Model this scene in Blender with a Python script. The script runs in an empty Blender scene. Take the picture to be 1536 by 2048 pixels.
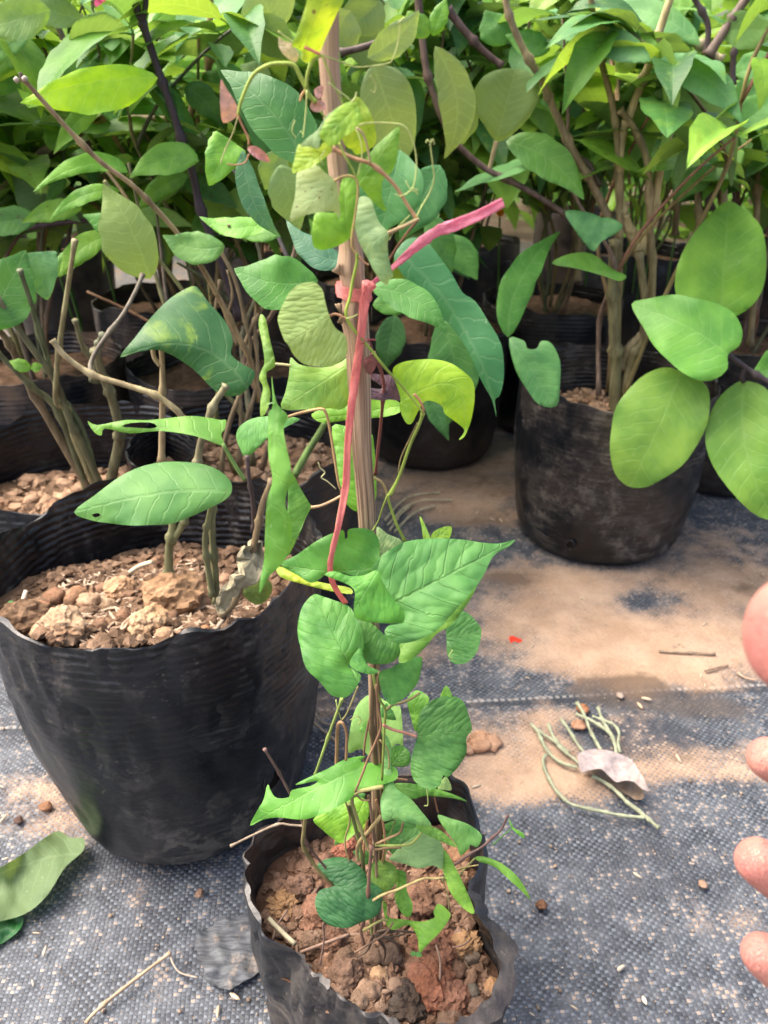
import bpy, bmesh, math, random
import numpy as np
from mathutils import Vector, Matrix, noise
from mathutils.geometry import delaunay_2d_cdt

# ---------------------------------------------------------------- camera, sky, sun, exposure
SC = bpy.context.scene
COL = SC.collection
FPX, HC, PITCH = 1539.0, 0.58, math.radians(29.0)
cam_d = bpy.data.cameras.new('camera')
cam = bpy.data.objects.new('camera', cam_d)
COL.objects.link(cam)
cam.location = (0, 0, HC)
cam.rotation_euler = (math.pi / 2 - PITCH, 0, 0)
cam_d.sensor_width = 36.0
cam_d.lens = FPX / 2048.0 * 36.0
cam_d.clip_start = 0.02
cam_d.clip_end = 400.0
cam_d.dof.use_dof = True
cam_d.dof.focus_distance = 0.40
cam_d.dof.aperture_fstop = 15.0
SC.camera = cam
SUN_EL, SUN_AZ = math.radians(58), math.radians(-75)      # azimuth from +Y towards +X
world = bpy.data.worlds.new('World')
SC.world = world
world.use_nodes = True
wn = world.node_tree
for n in list(wn.nodes):
    wn.nodes.remove(n)
sky = wn.nodes.new('ShaderNodeTexSky')
sky.sky_type = 'NISHITA'
sky.sun_disc = False
sky.sun_elevation = SUN_EL
sky.sun_rotation = SUN_AZ
sky.air_density = 0.8
sky.dust_density = 8.0
sky.ozone_density = 0.3
bgn = wn.nodes.new('ShaderNodeBackground')
bgn.inputs['Strength'].default_value = 0.15
won = wn.nodes.new('ShaderNodeOutputWorld')
wn.links.new(sky.outputs[0], bgn.inputs['Color'])
wn.links.new(bgn.outputs[0], won.inputs['Surface'])
sun_d = bpy.data.lights.new('sun', 'SUN')
sun_d.energy = 1.0
sun_d.angle = math.radians(70)
sun_d.color = (1.0, 0.955, 0.88)
sun = bpy.data.objects.new('sun', sun_d)
COL.objects.link(sun)
sdir = Vector((math.sin(SUN_AZ) * math.cos(SUN_EL), math.cos(SUN_AZ) * math.cos(SUN_EL), math.sin(SUN_EL)))
sun.rotation_euler = (-sdir).to_track_quat('-Z', 'Y').to_euler()
SC.view_settings.view_transform = 'Standard'
SC.view_settings.look = 'None'
SC.view_settings.gamma = 1.0
SC.view_settings.use_curve_mapping = False
SC.view_settings.exposure = 1.9
SC.render.engine = 'CYCLES'
SC.cycles.use_denoising = True
SC.cycles.max_bounces = 8
SC.cycles.diffuse_bounces = 4
SC.cycles.transmission_bounces = 6

RND = random.Random(7)
CAM = Vector((0, 0, HC))
cp, sp = math.cos(PITCH), math.sin(PITCH)

# ---------------------------------------------------------------- helpers
def ray(px, py):
    x, y = (px - 768.0) / FPX, (1024.0 - py) / FPX
    return Vector((x, cp + y * sp, -sp + y * cp))

def PY(px, py, Y):
    r = ray(px, py)
    return CAM + r * (Y / r.y)

def PZ(px, py, z):
    r = ray(px, py)
    return CAM + r * ((z - HC) / r.z)

def project(p):
    d = p - CAM
    z = d.y * cp - d.z * sp
    if z <= 0.01:
        return None
    return (768 + FPX * d.x / z, 1024 - FPX * (d.y * sp + d.z * cp) / z, z)

def lin(c):
    return tuple((v / 255.0 / 12.92) if v / 255.0 <= 0.04045 else ((v / 255.0 + 0.055) / 1.055) ** 2.4 for v in c)

def LC(r, g, b, k=0.6):
    l = lin((r, g, b))
    return (l[0] * k, l[1] * k, l[2] * k, 1.0)

def tag(o, label=None, cat=None, group=None, kind=None):
    if label: o['label'] = label
    if cat: o['category'] = cat
    if group: o['group'] = group
    if kind: o['kind'] = kind
    return o

def empty(name, loc, label=None, cat=None, group=None):
    o = bpy.data.objects.new(name, None)
    COL.objects.link(o)
    o.location = loc
    o.empty_display_size = 0.02
    return tag(o, label, cat, group)

def org(parent):
    v = Vector((0, 0, 0))
    while parent is not None:
        v = v + parent.location
        parent = parent.parent
    return v

def mk(name, verts, faces, mat, parent=None, uvs=None, color=None, smooth=True, loc=None):
    """one mesh object; verts are world points, stored relative to the parent (parents are never rotated)"""
    o0 = org(parent)
    L = Vector(loc) if loc is not None else o0
    me = bpy.data.meshes.new(name)
    me.from_pydata([(v[0] - L[0], v[1] - L[1], v[2] - L[2]) for v in verts], [], faces)
    if mat is not None:
        me.materials.append(mat)
    if uvs is not None:
        ul = me.uv_layers.new(name='UVMap')
        idx = np.empty(len(me.loops), dtype=np.int32)
        me.loops.foreach_get('vertex_index', idx)
        ul.data.foreach_set('uv', np.asarray(uvs, dtype=np.float32)[idx].ravel())
    if smooth:
        me.polygons.foreach_set('use_smooth', [True] * len(me.polygons))
    me.update()
    o = bpy.data.objects.new(name, me)
    COL.objects.link(o)
    if parent is not None:
        o.parent = parent
        o.location = L - o0
    elif loc is not None:
        o.location = L
    if color is not None:
        o.color = color
    return o

def cr(pts, sub=6, closed=False):
    """Catmull-Rom through points (any dimension)"""
    P = [np.array(p, dtype=float) for p in pts]
    n = len(P)
    out = []
    rng = range(n) if closed else range(n - 1)
    for i in rng:
        if closed:
            p0, p1, p2, p3 = P[(i - 1) % n], P[i], P[(i + 1) % n], P[(i + 2) % n]
        else:
            p0 = P[i - 1] if i > 0 else 2 * P[0] - P[1]
            p1, p2 = P[i], P[i + 1]
            p3 = P[i + 2] if i + 2 < n else 2 * P[-1] - P[-2]
        for k in range(sub):
            t = k / sub
            out.append(0.5 * (2 * p1 + (p2 - p0) * t + (2 * p0 - 5 * p1 + 4 * p2 - p3) * t * t + (3 * p1 - p0 - 3 * p2 + p3) * t ** 3))
    if not closed:
        out.append(P[-1])
    return out

def tube_geo(pts, radii, ns=7, cap=True):
    P = [Vector(p) for p in pts]
    n = len(P)
    verts, faces = [], []
    up = Vector((0.31, 0.87, 0.38)).normalized()
    prev = None
    for i in range(n):
        d = (P[min(i + 1, n - 1)] - P[max(i - 1, 0)])
        if d.length < 1e-9:
            d = Vector((0, 0, 1))
        d.normalize()
        if prev is None:
            a = d.cross(up)
            if a.length < 0.05:
                a = d.cross(Vector((1, 0, 0)))
            a.normalize()
        else:
            a = (prev - d * prev.dot(d)).normalized()
        prev = a
        b = d.cross(a)
        r = radii[i]
        for k in range(ns):
            an = 2 * math.pi * k / ns
            verts.append(P[i] + a * (math.cos(an) * r) + b * (math.sin(an) * r))
    for i in range(n - 1):
        for k in range(ns):
            k2 = (k + 1) % ns
            faces.append((i * ns + k, i * ns + k2, (i + 1) * ns + k2, (i + 1) * ns + k))
    if cap:
        faces.append(tuple(range(ns - 1, -1, -1)))
        faces.append(tuple((n - 1) * ns + k for k in range(ns)))
    return verts, faces

class MB:
    def __init__(s):
        s.v, s.f, s.uv = [], [], []
    def add(s, v, f, uv=None):
        o = len(s.v)
        s.v += v
        s.f += [tuple(i + o for i in q) for q in f]
        if uv is not None:
            s.uv += uv
    def build(s, name, mat, parent=None, **k):
        return mk(name, s.v, s.f, mat, parent, uvs=s.uv if s.uv else None, **k)

# ---------------------------------------------------------------- node helpers
class NT:
    def __init__(s, name):
        s.m = bpy.data.materials.new(name)
        s.m.use_nodes = True
        s.t = s.m.node_tree
        for n in list(s.t.nodes):
            s.t.nodes.remove(n)
        s.out = s.t.nodes.new('ShaderNodeOutputMaterial')
    def n(s, typ, **k):
        nd = s.t.nodes.new(typ)
        for a, b in k.items():
            setattr(nd, a, b)
        return nd
    def set(s, sock, val):
        if hasattr(val, 'is_output') or isinstance(val, bpy.types.NodeSocket):
            s.t.links.new(val, sock)
        else:
            sock.default_value = val
    def math(s, op, a, b=0.0, c=0.0, clamp=False):
        nd = s.n('ShaderNodeMath', operation=op, use_clamp=clamp)
        s.set(nd.inputs[0], a); s.set(nd.inputs[1], b); s.set(nd.inputs[2], c)
        return nd.outputs[0]
    def ss(s, v, lo, hi, a=0.0, b=1.0):
        nd = s.n('ShaderNodeMapRange', interpolation_type='SMOOTHSTEP')
        s.set(nd.inputs[0], v)
        for i, x in enumerate((lo, hi, a, b)):
            s.set(nd.inputs[i + 1], x)
        return nd.outputs[0]
    def noise(s, vec, scale, detail=4.0, rough=0.55, dist=0.0):
        nd = s.n('ShaderNodeTexNoise')
        if vec is not None: s.set(nd.inputs['Vector'], vec)
        nd.inputs['Scale'].default_value = scale
        nd.inputs['Detail'].default_value = detail
        nd.inputs['Roughness'].default_value = rough
        nd.inputs['Distortion'].default_value = dist
        return nd.outputs[0]
    def mix(s, f, a, b, mode='MIX'):
        nd = s.n('ShaderNodeMix', data_type='RGBA', blend_type=mode)
        s.set(nd.inputs[0], f); s.set(nd.inputs[6], a); s.set(nd.inputs[7], b)
        return nd.outputs[2]
    def mapping(s, vec, scale=(1, 1, 1), rot=(0, 0, 0), loc=(0, 0, 0)):
        nd = s.n('ShaderNodeMapping')
        s.set(nd.inputs[0], vec)
        nd.inputs[1].default_value = loc
        nd.inputs[2].default_value = rot
        nd.inputs[3].default_value = scale
        return nd.outputs[0]
    def xyz(s, v):
        nd = s.n('ShaderNodeSeparateXYZ'); s.set(nd.inputs[0], v)
        return nd.outputs
    def comb(s, x, y, z=0.0):
        nd = s.n('ShaderNodeCombineXYZ')
        s.set(nd.inputs[0], x); s.set(nd.inputs[1], y); s.set(nd.inputs[2], z)
        return nd.outputs[0]
    def bump(s, h, strength=0.5, dist=0.001, normal=None):
        nd = s.n('ShaderNodeBump')
        nd.inputs['Strength'].default_value = strength
        nd.inputs['Distance'].default_value = dist
        s.set(nd.inputs['Height'], h)
        if normal is not None: s.set(nd.inputs['Normal'], normal)
        return nd.outputs[0]
    def princ(s, color, rough=0.6, spec=0.3, normal=None, **k):
        nd = s.n('ShaderNodeBsdfPrincipled')
        s.set(nd.inputs['Base Color'], color)
        s.set(nd.inputs['Roughness'], rough)
        s.set(nd.inputs['Specular IOR Level'], spec)
        if normal is not None: s.set(nd.inputs['Normal'], normal)
        for a, b in k.items():
            s.set(nd.inputs[a.replace('_', ' ')], b)
        return nd.outputs[0]
    def done(s, shader):
        s.t.links.new(shader, s.out.inputs['Surface'])
        return s.m

def leaf_material(name, slope, nveins, quilt, trans, rough, bump_d, gain=1.0):
    t = NT(name)
    uv = t.n('ShaderNodeTexCoord').outputs['UV']
    u, v, _ = t.xyz(uv)
    oi = t.n('ShaderNodeObjectInfo')
    rnd = oi.outputs['Random']
    av = t.math('ABSOLUTE', v)
    wob = t.math('MULTIPLY', t.math('SUBTRACT', t.noise(t.comb(u, v, rnd), 6.0, 2.0), 0.5), 0.05)
    s = t.math('ADD', t.math('SUBTRACT', u, t.math('MULTIPLY', av, slope)), wob)
    s = t.math('ADD', s, t.math('MULTIPLY', t.math('MULTIPLY', av, av), -0.55))
    s = t.math('ADD', s, t.math('MULTIPLY', t.math('SIGN', v), 0.021))
    tri = t.math('DIVIDE', t.math('PINGPONG', t.math('MULTIPLY', s, float(nveins)), 0.5), float(nveins))
    fade = t.ss(av, 0.10, 0.42, 1.0, 0.25)
    lat = t.math('MULTIPLY', t.ss(tri, 0.002, 0.0105, 1.0, 0.0), fade)
    mid = t.ss(av, 0.004, t.math('SUBTRACT', 0.019, t.math('MULTIPLY', u, 0.010)), 1.0, 0.0)
    vein = t.math('MAXIMUM', mid, lat)
    vo = t.n('ShaderNodeTexVoronoi', feature='DISTANCE_TO_EDGE')
    t.set(vo.inputs['Vector'], t.comb(t.math('MULTIPLY', s, nveins * 1.35), t.math('MULTIPLY', v, nveins * 1.35), t.math('MULTIPLY', rnd, 50.0)))
    vo.inputs['Scale'].default_value = 1.0
    cell = vo.outputs[0]
    vf = t.n('ShaderNodeTexVoronoi', feature='SMOOTH_F1')
    t.set(vf.inputs['Vector'], t.comb(t.math('MULTIPLY', s, nveins * 1.35), t.math('MULTIPLY', v, nveins * 1.35), t.math('MULTIPLY', rnd, 50.0)))
    vf.inputs['Scale'].default_value = 1.0
    vf.inputs['Smoothness'].default_value = 0.35
    pill = t.math('MULTIPLY', t.math('SUBTRACT', 1.0, t.math('POWER', vf.outputs['Distance'], 2.0)), 1.5)
    net = t.ss(cell, 0.0, 0.055, 1.0, 0.0)
    base = oi.outputs['Color']
    big = t.noise(t.comb(u, v, t.math('MULTIPLY', rnd, 31.0)), 3.2, 3.0)
    c = t.mix(t.ss(big, 0.25, 0.75), t.mix(1.0, base, (0.68, 0.76, 0.66, 1), 'MULTIPLY'), t.mix(1.0, base, (1.38, 1.18, 1.0, 1), 'MULTIPLY'))
    lightv = t.mix(0.45, t.mix(1.0, base, (1.6, 1.45, 1.5, 1), 'MULTIPLY'), (0.26, 0.34, 0.16, 1))
    geo = t.n('ShaderNodeNewGeometry')
    bf = geo.outputs['Backfacing']
    pale = t.mix(0.50, t.mix(1.0, base, (1.25, 1.15, 1.2, 1), 'MULTIPLY'), (0.20, 0.27, 0.12, 1))
    c = t.mix(t.math('MULTIPLY', bf, 0.75), c, pale)
    c = t.mix(t.math('MULTIPLY', net, t.math('ADD', 0.10 * quilt, t.math('MULTIPLY', bf, 0.12))), c, lightv)
    c = t.mix(t.math('MULTIPLY', vein, t.math('ADD', 0.22, t.math('MULTIPLY', bf, 0.25))), c, lightv)
    # dusty specks, brown spots and yellow mottling that belong to the leaf
    sp_ = t.noise(t.comb(u, v, t.math('MULTIPLY', rnd, 77.0)), 55.0, 2.0, 0.6)
    c = t.mix(t.math('MULTIPLY', t.ss(sp_, 0.70, 0.76), 0.45), c, (0.5, 0.55, 0.45, 1))
    att = t.n('ShaderNodeAttribute', attribute_type='OBJECT', attribute_name='spots')
    sn = t.noise(t.comb(u, v, t.math('MULTIPLY', rnd, 13.0)), 16.0, 2.0, 0.5)
    c = t.mix(t.math('MULTIPLY', t.ss(sn, 0.66, 0.70), att.outputs['Fac']), c, (0.10, 0.045, 0.02, 1))
    att2 = t.n('ShaderNodeAttribute', attribute_type='OBJECT', attribute_name='mottle')
    mn = t.noise(t.mapping(t.comb(u, v, t.math('MULTIPLY', rnd, 19.0)), scale=(1, 1, 1)), 7.0, 3.0, 0.6)
    c = t.mix(t.math('MULTIPLY', t.ss(mn, 0.50, 0.72), att2.outputs['Fac']), c, (0.18, 0.30, 0.035, 1))
    h = t.math('ADD', t.math('MULTIPLY', pill, quilt), t.math('MULTIPLY', vein, -0.40))
    h = t.math('MULTIPLY', h, t.math('SUBTRACT', 1.0, t.math('MULTIPLY', bf, 1.7)))
    fine = t.noise(t.comb(u, v, rnd), 90.0, 2.0)
    h = t.math('ADD', h, t.math('MULTIPLY', fine, 0.12))
    pk = t.n('ShaderNodeAttribute', attribute_type='OBJECT', attribute_name='pucker').outputs['Fac']
    h = t.math('MULTIPLY', h, t.math('ADD', 0.6, pk))
    nrm = t.bump(h, 0.8, bump_d)
    p = t.princ(c, t.math('ADD', rough, t.math('MULTIPLY', bf, 0.2)), 0.32, nrm)
    tr = t.n('ShaderNodeBsdfTranslucent')
    t.set(tr.inputs['Color'], t.mix(1.0, c, (1.45, 1.35, 0.55, 1), 'MULTIPLY'))
    t.set(tr.inputs['Normal'], nrm)
    mx = t.n('ShaderNodeMixShader')
    mx.inputs[0].default_value = trans
    t.t.links.new(p, mx.inputs[1]); t.t.links.new(tr.outputs[0], mx.inputs[2])
    return t.done(mx.outputs[0])

M = {}
M['vine_leaf'] = leaf_material('vine_leaf', 0.75, 6, 1.0, 0.34, 0.47, 0.00030)
M['broad_leaf'] = leaf_material('broad_leaf', 0.55, 9, 0.40, 0.34, 0.47, 0.00045)

def stem_material(name, ca=None, cb=(0.55, 0.5, 0.45, 1), rough=0.6, scale=140.0):
    t = NT(name)
    oi = t.n('ShaderNodeObjectInfo')
    tc = t.n('ShaderNodeTexCoord').outputs['Object']
    n1 = t.noise(t.mapping(tc, scale=(1, 1, 0.25)), scale, 4.0)
    n2 = t.noise(tc, 26.0, 3.0)
    c = t.mix(t.ss(n1, 0.3, 0.7), t.mix(1.0, oi.outputs['Color'], (0.65, 0.62, 0.6, 1), 'MULTIPLY'), t.mix(1.0, oi.outputs['Color'], (1.3, 1.3, 1.25, 1), 'MULTIPLY'))
    c = t.mix(t.math('MULTIPLY', t.ss(n2, 0.5, 0.7), 0.35), c, t.mix(1.0, oi.outputs['Color'], cb, 'MULTIPLY'))
    c = t.mix(1.0, c, (0.97, 1.07, 0.92, 1), 'MULTIPLY')
    return t.done(t.princ(c, rough, 0.3, t.bump(n1, 0.5, 0.0006)))
M['stem'] = stem_material('stem')

def plastic_film(name, ringamp):
    """black poly film with fine moulded rings, dust and mud scuffs"""
    t = NT(name)
    tc = t.n('ShaderNodeTexCoord').outputs['Object']
    x, y, z = t.xyz(tc)
    oi = t.n('ShaderNodeObjectInfo')
    rnd = t.math('MULTIPLY', oi.outputs['Random'], 9.0)
    pv = t.comb(t.math('ADD', x, rnd), y, z)
    wz = t.math('ADD', z, t.math('MULTIPLY', t.math('SUBTRACT', t.noise(pv, 9.0, 2.0), 0.5), 0.012))
    ring = t.math('SINE', t.math('MULTIPLY', wz, 2 * math.pi / 0.0068))
    ringmask = t.ss(t.noise(t.mapping(pv, scale=(1, 1, 5)), 5.0, 3.0), 0.35, 0.6, 0.15, 1.0)
    ringmask = t.math('MULTIPLY', ringmask, t.ss(z, 0.12, 0.20, 0.05, 0.8))
    streak = t.noise(t.mapping(pv, scale=(1.0, 1.0, 9.0)), 26.0, 6.0, 0.68)
    blot = t.noise(pv, 14.0, 6.0, 0.66)
    fine = t.noise(pv, 210.0, 4.0, 0.7)
    low = t.ss(z, 0.0, 0.13, 0.9, 0.25)
    dust = t.math('MULTIPLY', t.ss(streak, 0.44, 0.66), t.ss(blot, 0.38, 0.62))
    cloud = t.math('MULTIPLY', t.ss(t.noise(pv, 38.0, 7.0, 0.72), 0.47, 0.66), t.ss(blot, 0.40, 0.60))
    stk = t.n('ShaderNodeAttribute', attribute_type='OBJECT', attribute_name='streak').outputs['Fac']
    scr = t.math('MULTIPLY', t.ss(t.noise(t.mapping(pv, rot=(0.5, 0.3, 0.8), scale=(1, 1, 3)), 90.0, 4.0, 0.7), 0.60, 0.72), t.ss(blot, 0.42, 0.58))
    dust = t.math('MAXIMUM', t.math('MULTIPLY', dust, t.math('MULTIPLY', t.math('ADD', low, stk), 0.45)), t.math('MAXIMUM', t.math('MULTIPLY', cloud, 0.85), t.math('MULTIPLY', scr, 0.9)))
    spk = t.math('MULTIPLY', t.ss(fine, 0.60, 0.72), t.ss(blot, 0.40, 0.60))
    att = t.n('ShaderNodeAttribute', attribute_type='OBJECT', attribute_name='dust').outputs['Fac']
    amt = t.math('MULTIPLY', t.math('ADD', t.math('MULTIPLY', dust, t.math('ADD', low, 0.1)), t.math('MULTIPLY', spk, 0.55)), att)
    film = t.mix(t.ss(blot, 0.3, 0.7), (0.0045, 0.006, 0.008, 1), (0.010, 0.012, 0.016, 1))
    c = t.mix(t.math('MINIMUM', amt, 0.85), film, (0.125, 0.112, 0.095, 1))
    att2 = t.n('ShaderNodeAttribute', attribute_type='OBJECT', attribute_name='mud').outputs['Fac']
    mud = t.math('MULTIPLY', t.ss(t.noise(pv, 7.0, 5.0, 0.6), 0.42, 0.62), att2)
    c = t.mix(mud, c, (0.13, 0.085, 0.055, 1))
    hh = t.math('ADD', t.math('MULTIPLY', t.math('MULTIPLY', ring, ringmask), ringamp), t.math('MULTIPLY', t.noise(t.mapping(pv, scale=(1, 1, 1.6)), 34.0, 5.0), 0.9))
    hh = t.math('ADD', hh, t.math('MULTIPLY', fine, 0.35))
    nrm = t.bump(hh, 0.75, 0.0016)
    rough = t.math('ADD', 0.33, t.math('MULTIPLY', t.math('MINIMUM', t.math('ADD', amt, mud), 1.0), 0.5))
    return t.done(t.princ(c, rough, 0.42, nrm))
M['film'] = plastic_film('black_poly_film', 0.16)
M['film_inner'] = plastic_film('black_poly_film_ringed', 0.55)

def earth(name):
    t = NT(name)
    oi = t.n('ShaderNodeObjectInfo')
    tc = t.n('ShaderNodeTexCoord').outputs['Object']
    n1 = t.noise(tc, 60.0, 6.0, 0.65)
    n2 = t.noise(tc, 520.0, 5.0, 0.75)
    n3 = t.noise(tc, 25.0, 3.0, 0.6)
    isl = t.n('ShaderNodeNewGeometry').outputs['Random Per Island']
    wn_ = t.n('ShaderNodeTexWhiteNoise', noise_dimensions='1D'); t.set(wn_.inputs['W'], t.math('MULTIPLY', isl, 91.7))
    own = t.mix(wn_.outputs[0], t.mix(1.0, oi.outputs['Color'], (0.62, 0.60, 0.58, 1), 'MULTIPLY'), t.mix(1.0, oi.outputs['Color'], (1.42, 1.42, 1.40, 1), 'MULTIPLY'))
    own = t.mix(0.72, oi.outputs['Color'], own)
    c = t.mix(t.ss(n1, 0.3, 0.72), t.mix(1.0, own, (0.58, 0.54, 0.50, 1), 'MULTIPLY'), t.mix(1.0, own, (1.28, 1.24, 1.2, 1), 'MULTIPLY'))
    c = t.mix(t.math('MULTIPLY', t.ss(n3, 0.52, 0.66), 0.30), c, t.mix(1.0, oi.outputs['Color'], (1.2, 0.9, 0.7, 1), 'MULTIPLY'))
    c = t.mix(t.math('MULTIPLY', t.ss(n2, 0.55, 0.72), 0.5), c, t.mix(1.0, oi.outputs['Color'], (1.7, 1.6, 1.5, 1), 'MULTIPLY'))
    n4 = t.noise(tc, 190.0, 5.0, 0.7)
    h = t.math('ADD', n1, t.math('ADD', t.math('MULTIPLY', n4, 0.9), t.math('MULTIPLY', n2, 0.45)))
    return t.done(t.princ(c, 0.95, 0.1, t.bump(h, 1.0, 0.0030)))
M['earth'] = earth('dry_earth')

def flat_mat(name, rough=0.7, spec=0.25, nscale=120.0, amp=0.3, bump=0.0006, trans=0.0):
    t = NT(name)
    oi = t.n('ShaderNodeObjectInfo')
    tc = t.n('ShaderNodeTexCoord').outputs['Object']
    n = t.noise(tc, nscale, 5.0, 0.6)
    c = t.mix(t.ss(n, 0.25, 0.75), t.mix(1.0, oi.outputs['Color'], (1 - amp, 1 - amp, 1 - amp, 1), 'MULTIPLY'), t.mix(1.0, oi.outputs['Color'], (1 + amp, 1 + amp, 1 + amp, 1), 'MULTIPLY'))
    p = t.princ(c, rough, spec, t.bump(n, 0.6, bump))
    if trans > 0:
        tr = t.n('ShaderNodeBsdfTranslucent')
        t.set(tr.inputs['Color'], c)
        mx = t.n('ShaderNodeMixShader')
        mx.inputs[0].default_value = trans
        t.t.links.new(p, mx.inputs[1]); t.t.links.new(tr.outputs[0], mx.inputs[2])
        p = mx.outputs[0]
    return t.done(p)
M['dry'] = flat_mat('dry_litter')
M['petal'] = flat_mat('flower_petal', 0.6, 0.2, 60.0, 0.25, 0.0003, 0.3)
M['hole'] = flat_mat('painted_hole_shade', 0.9, 0.1)

def ribbon_mat():
    t = NT('pink_raffia')
    oi = t.n('ShaderNodeObjectInfo')
    u, v, _ = t.xyz(t.n('ShaderNodeTexCoord').outputs['UV'])
    n = t.noise(t.comb(t.math('MULTIPLY', u, 9.0), t.math('MULTIPLY', v, 0.7), 0.0), 1.6, 5.0, 0.7)
    n2 = t.noise(t.comb(t.math('MULTIPLY', u, 1.5), t.math('MULTIPLY', v, 2.0), 3.0), 2.0, 3.0, 0.6)
    c = t.mix(t.ss(n, 0.3, 0.7), t.mix(1.0, oi.outputs['Color'], (0.72, 0.62, 0.62, 1), 'MULTIPLY'), t.mix(1.0, oi.outputs['Color'], (1.08, 1.25, 1.25, 1), 'MULTIPLY'))
    c = t.mix(t.math('MULTIPLY', t.ss(n2, 0.55, 0.72), 0.5), c, t.mix(1.0, oi.outputs['Color'], (0.8, 0.6, 0.55, 1), 'MULTIPLY'))
    nrm = t.bump(n, 0.8, 0.0008)
    p = t.princ(c, 0.36, 0.45, nrm)
    tr = t.n('ShaderNodeBsdfTranslucent')
    t.set(tr.inputs['Color'], c)
    mx = t.n('ShaderNodeMixShader')
    mx.inputs[0].default_value = 0.38
    t.t.links.new(p, mx.inputs[1]); t.t.links.new(tr.outputs[0], mx.inputs[2])
    return t.done(mx.outputs[0])
M['ribbon'] = ribbon_mat()

def stake_mat():
    t = NT('dry_stalk')
    uv = t.n('ShaderNodeTexCoord').outputs['UV']
    u, v, _ = t.xyz(uv)
    fib = t.noise(t.comb(t.math('MULTIPLY', u, 9.0), t.math('MULTIPLY', v, 1.6), 0.0), 2.2, 5.0, 0.7)
    fib2 = t.noise(t.comb(t.math('MULTIPLY', u, 46.0), t.math('MULTIPLY', v, 3.0), 4.0), 1.6, 3.0, 0.6)
    big = t.noise(t.comb(t.math('MULTIPLY', u, 2.0), t.math('MULTIPLY', v, 7.0), 2.0), 1.5, 4.0, 0.6)
    c = t.mix(t.ss(fib, 0.40, 0.58), (0.13, 0.078, 0.050, 1), (0.50, 0.365, 0.235, 1))
    c = t.mix(t.math('MULTIPLY', t.ss(fib2, 0.55, 0.68), 0.55), c, (0.62, 0.48, 0.34, 1))
    c = t.mix(t.math('MULTIPLY', t.ss(big, 0.42, 0.65), 0.55), c, t.mix(1.0, c, (0.55, 0.46, 0.40, 1), 'MULTIPLY'))
    top = t.ss(v, 0.62, 0.80)
    c = t.mix(t.math('MULTIPLY', top, 0.5), c, (0.52, 0.36, 0.25, 1))
    h = t.math('ADD', fib, t.math('MULTIPLY', fib2, 0.4))
    return t.done(t.princ(c, 0.8, 0.2, t.bump(h, 0.8, 0.0012)))
M['stake'] = stake_mat()

def skin_mat():
    t = NT('skin')
    tc = t.n('ShaderNodeTexCoord').outputs['Object']
    n1 = t.noise(tc, 42.0, 4.0, 0.6)
    n2 = t.noise(tc, 160.0, 5.0, 0.65)
    vo = t.n('ShaderNodeTexVoronoi', feature='DISTANCE_TO_EDGE')
    t.set(vo.inputs['Vector'], tc); vo.inputs['Scale'].default_value = 900.0
    lines = t.ss(vo.outputs[0], 0.0, 0.12, 1.0, 0.0)
    c = t.mix(t.ss(n1, 0.32, 0.68), (0.36, 0.135, 0.115, 1), (0.44, 0.215, 0.165, 1))
    c = t.mix(t.math('MULTIPLY', t.ss(n2, 0.5, 0.7), 0.45), c, (0.40, 0.115, 0.105, 1))
    h = t.math('SUBTRACT', n2, t.math('MULTIPLY', lines, 0.25))
    return t.done(t.princ(c, 0.52, 0.3, t.bump(h, 0.9, 0.0012), Subsurface_Weight=0.15, Subsurface_Scale=0.004))
M['skin'] = skin_mat()

# ---------------------------------------------------------------- ground and woven weed mat
def soil_ground():
    t = NT('bare_soil')
    tc = t.n('ShaderNodeTexCoord').outputs['Object']
    n1 = t.noise(tc, 3.0, 6.0, 0.6)
    n2 = t.noise(tc, 60.0, 5.0, 0.65)
    c = t.mix(t.ss(n1, 0.35, 0.65), (0.10, 0.065, 0.045, 1), (0.22, 0.155, 0.11, 1))
    c = t.mix(t.ss(n2, 0.5, 0.8), c, (0.26, 0.19, 0.14, 1))
    return t.done(t.princ(c, 0.95, 0.1, t.bump(n2, 0.8, 0.006)))
tag(mk('ground', [(-60, -60, -0.006), (60, -60, -0.006), (60, 90, -0.006), (-60, 90, -0.006)], [(0, 1, 2, 3)], soil_ground()), kind='structure')

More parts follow.
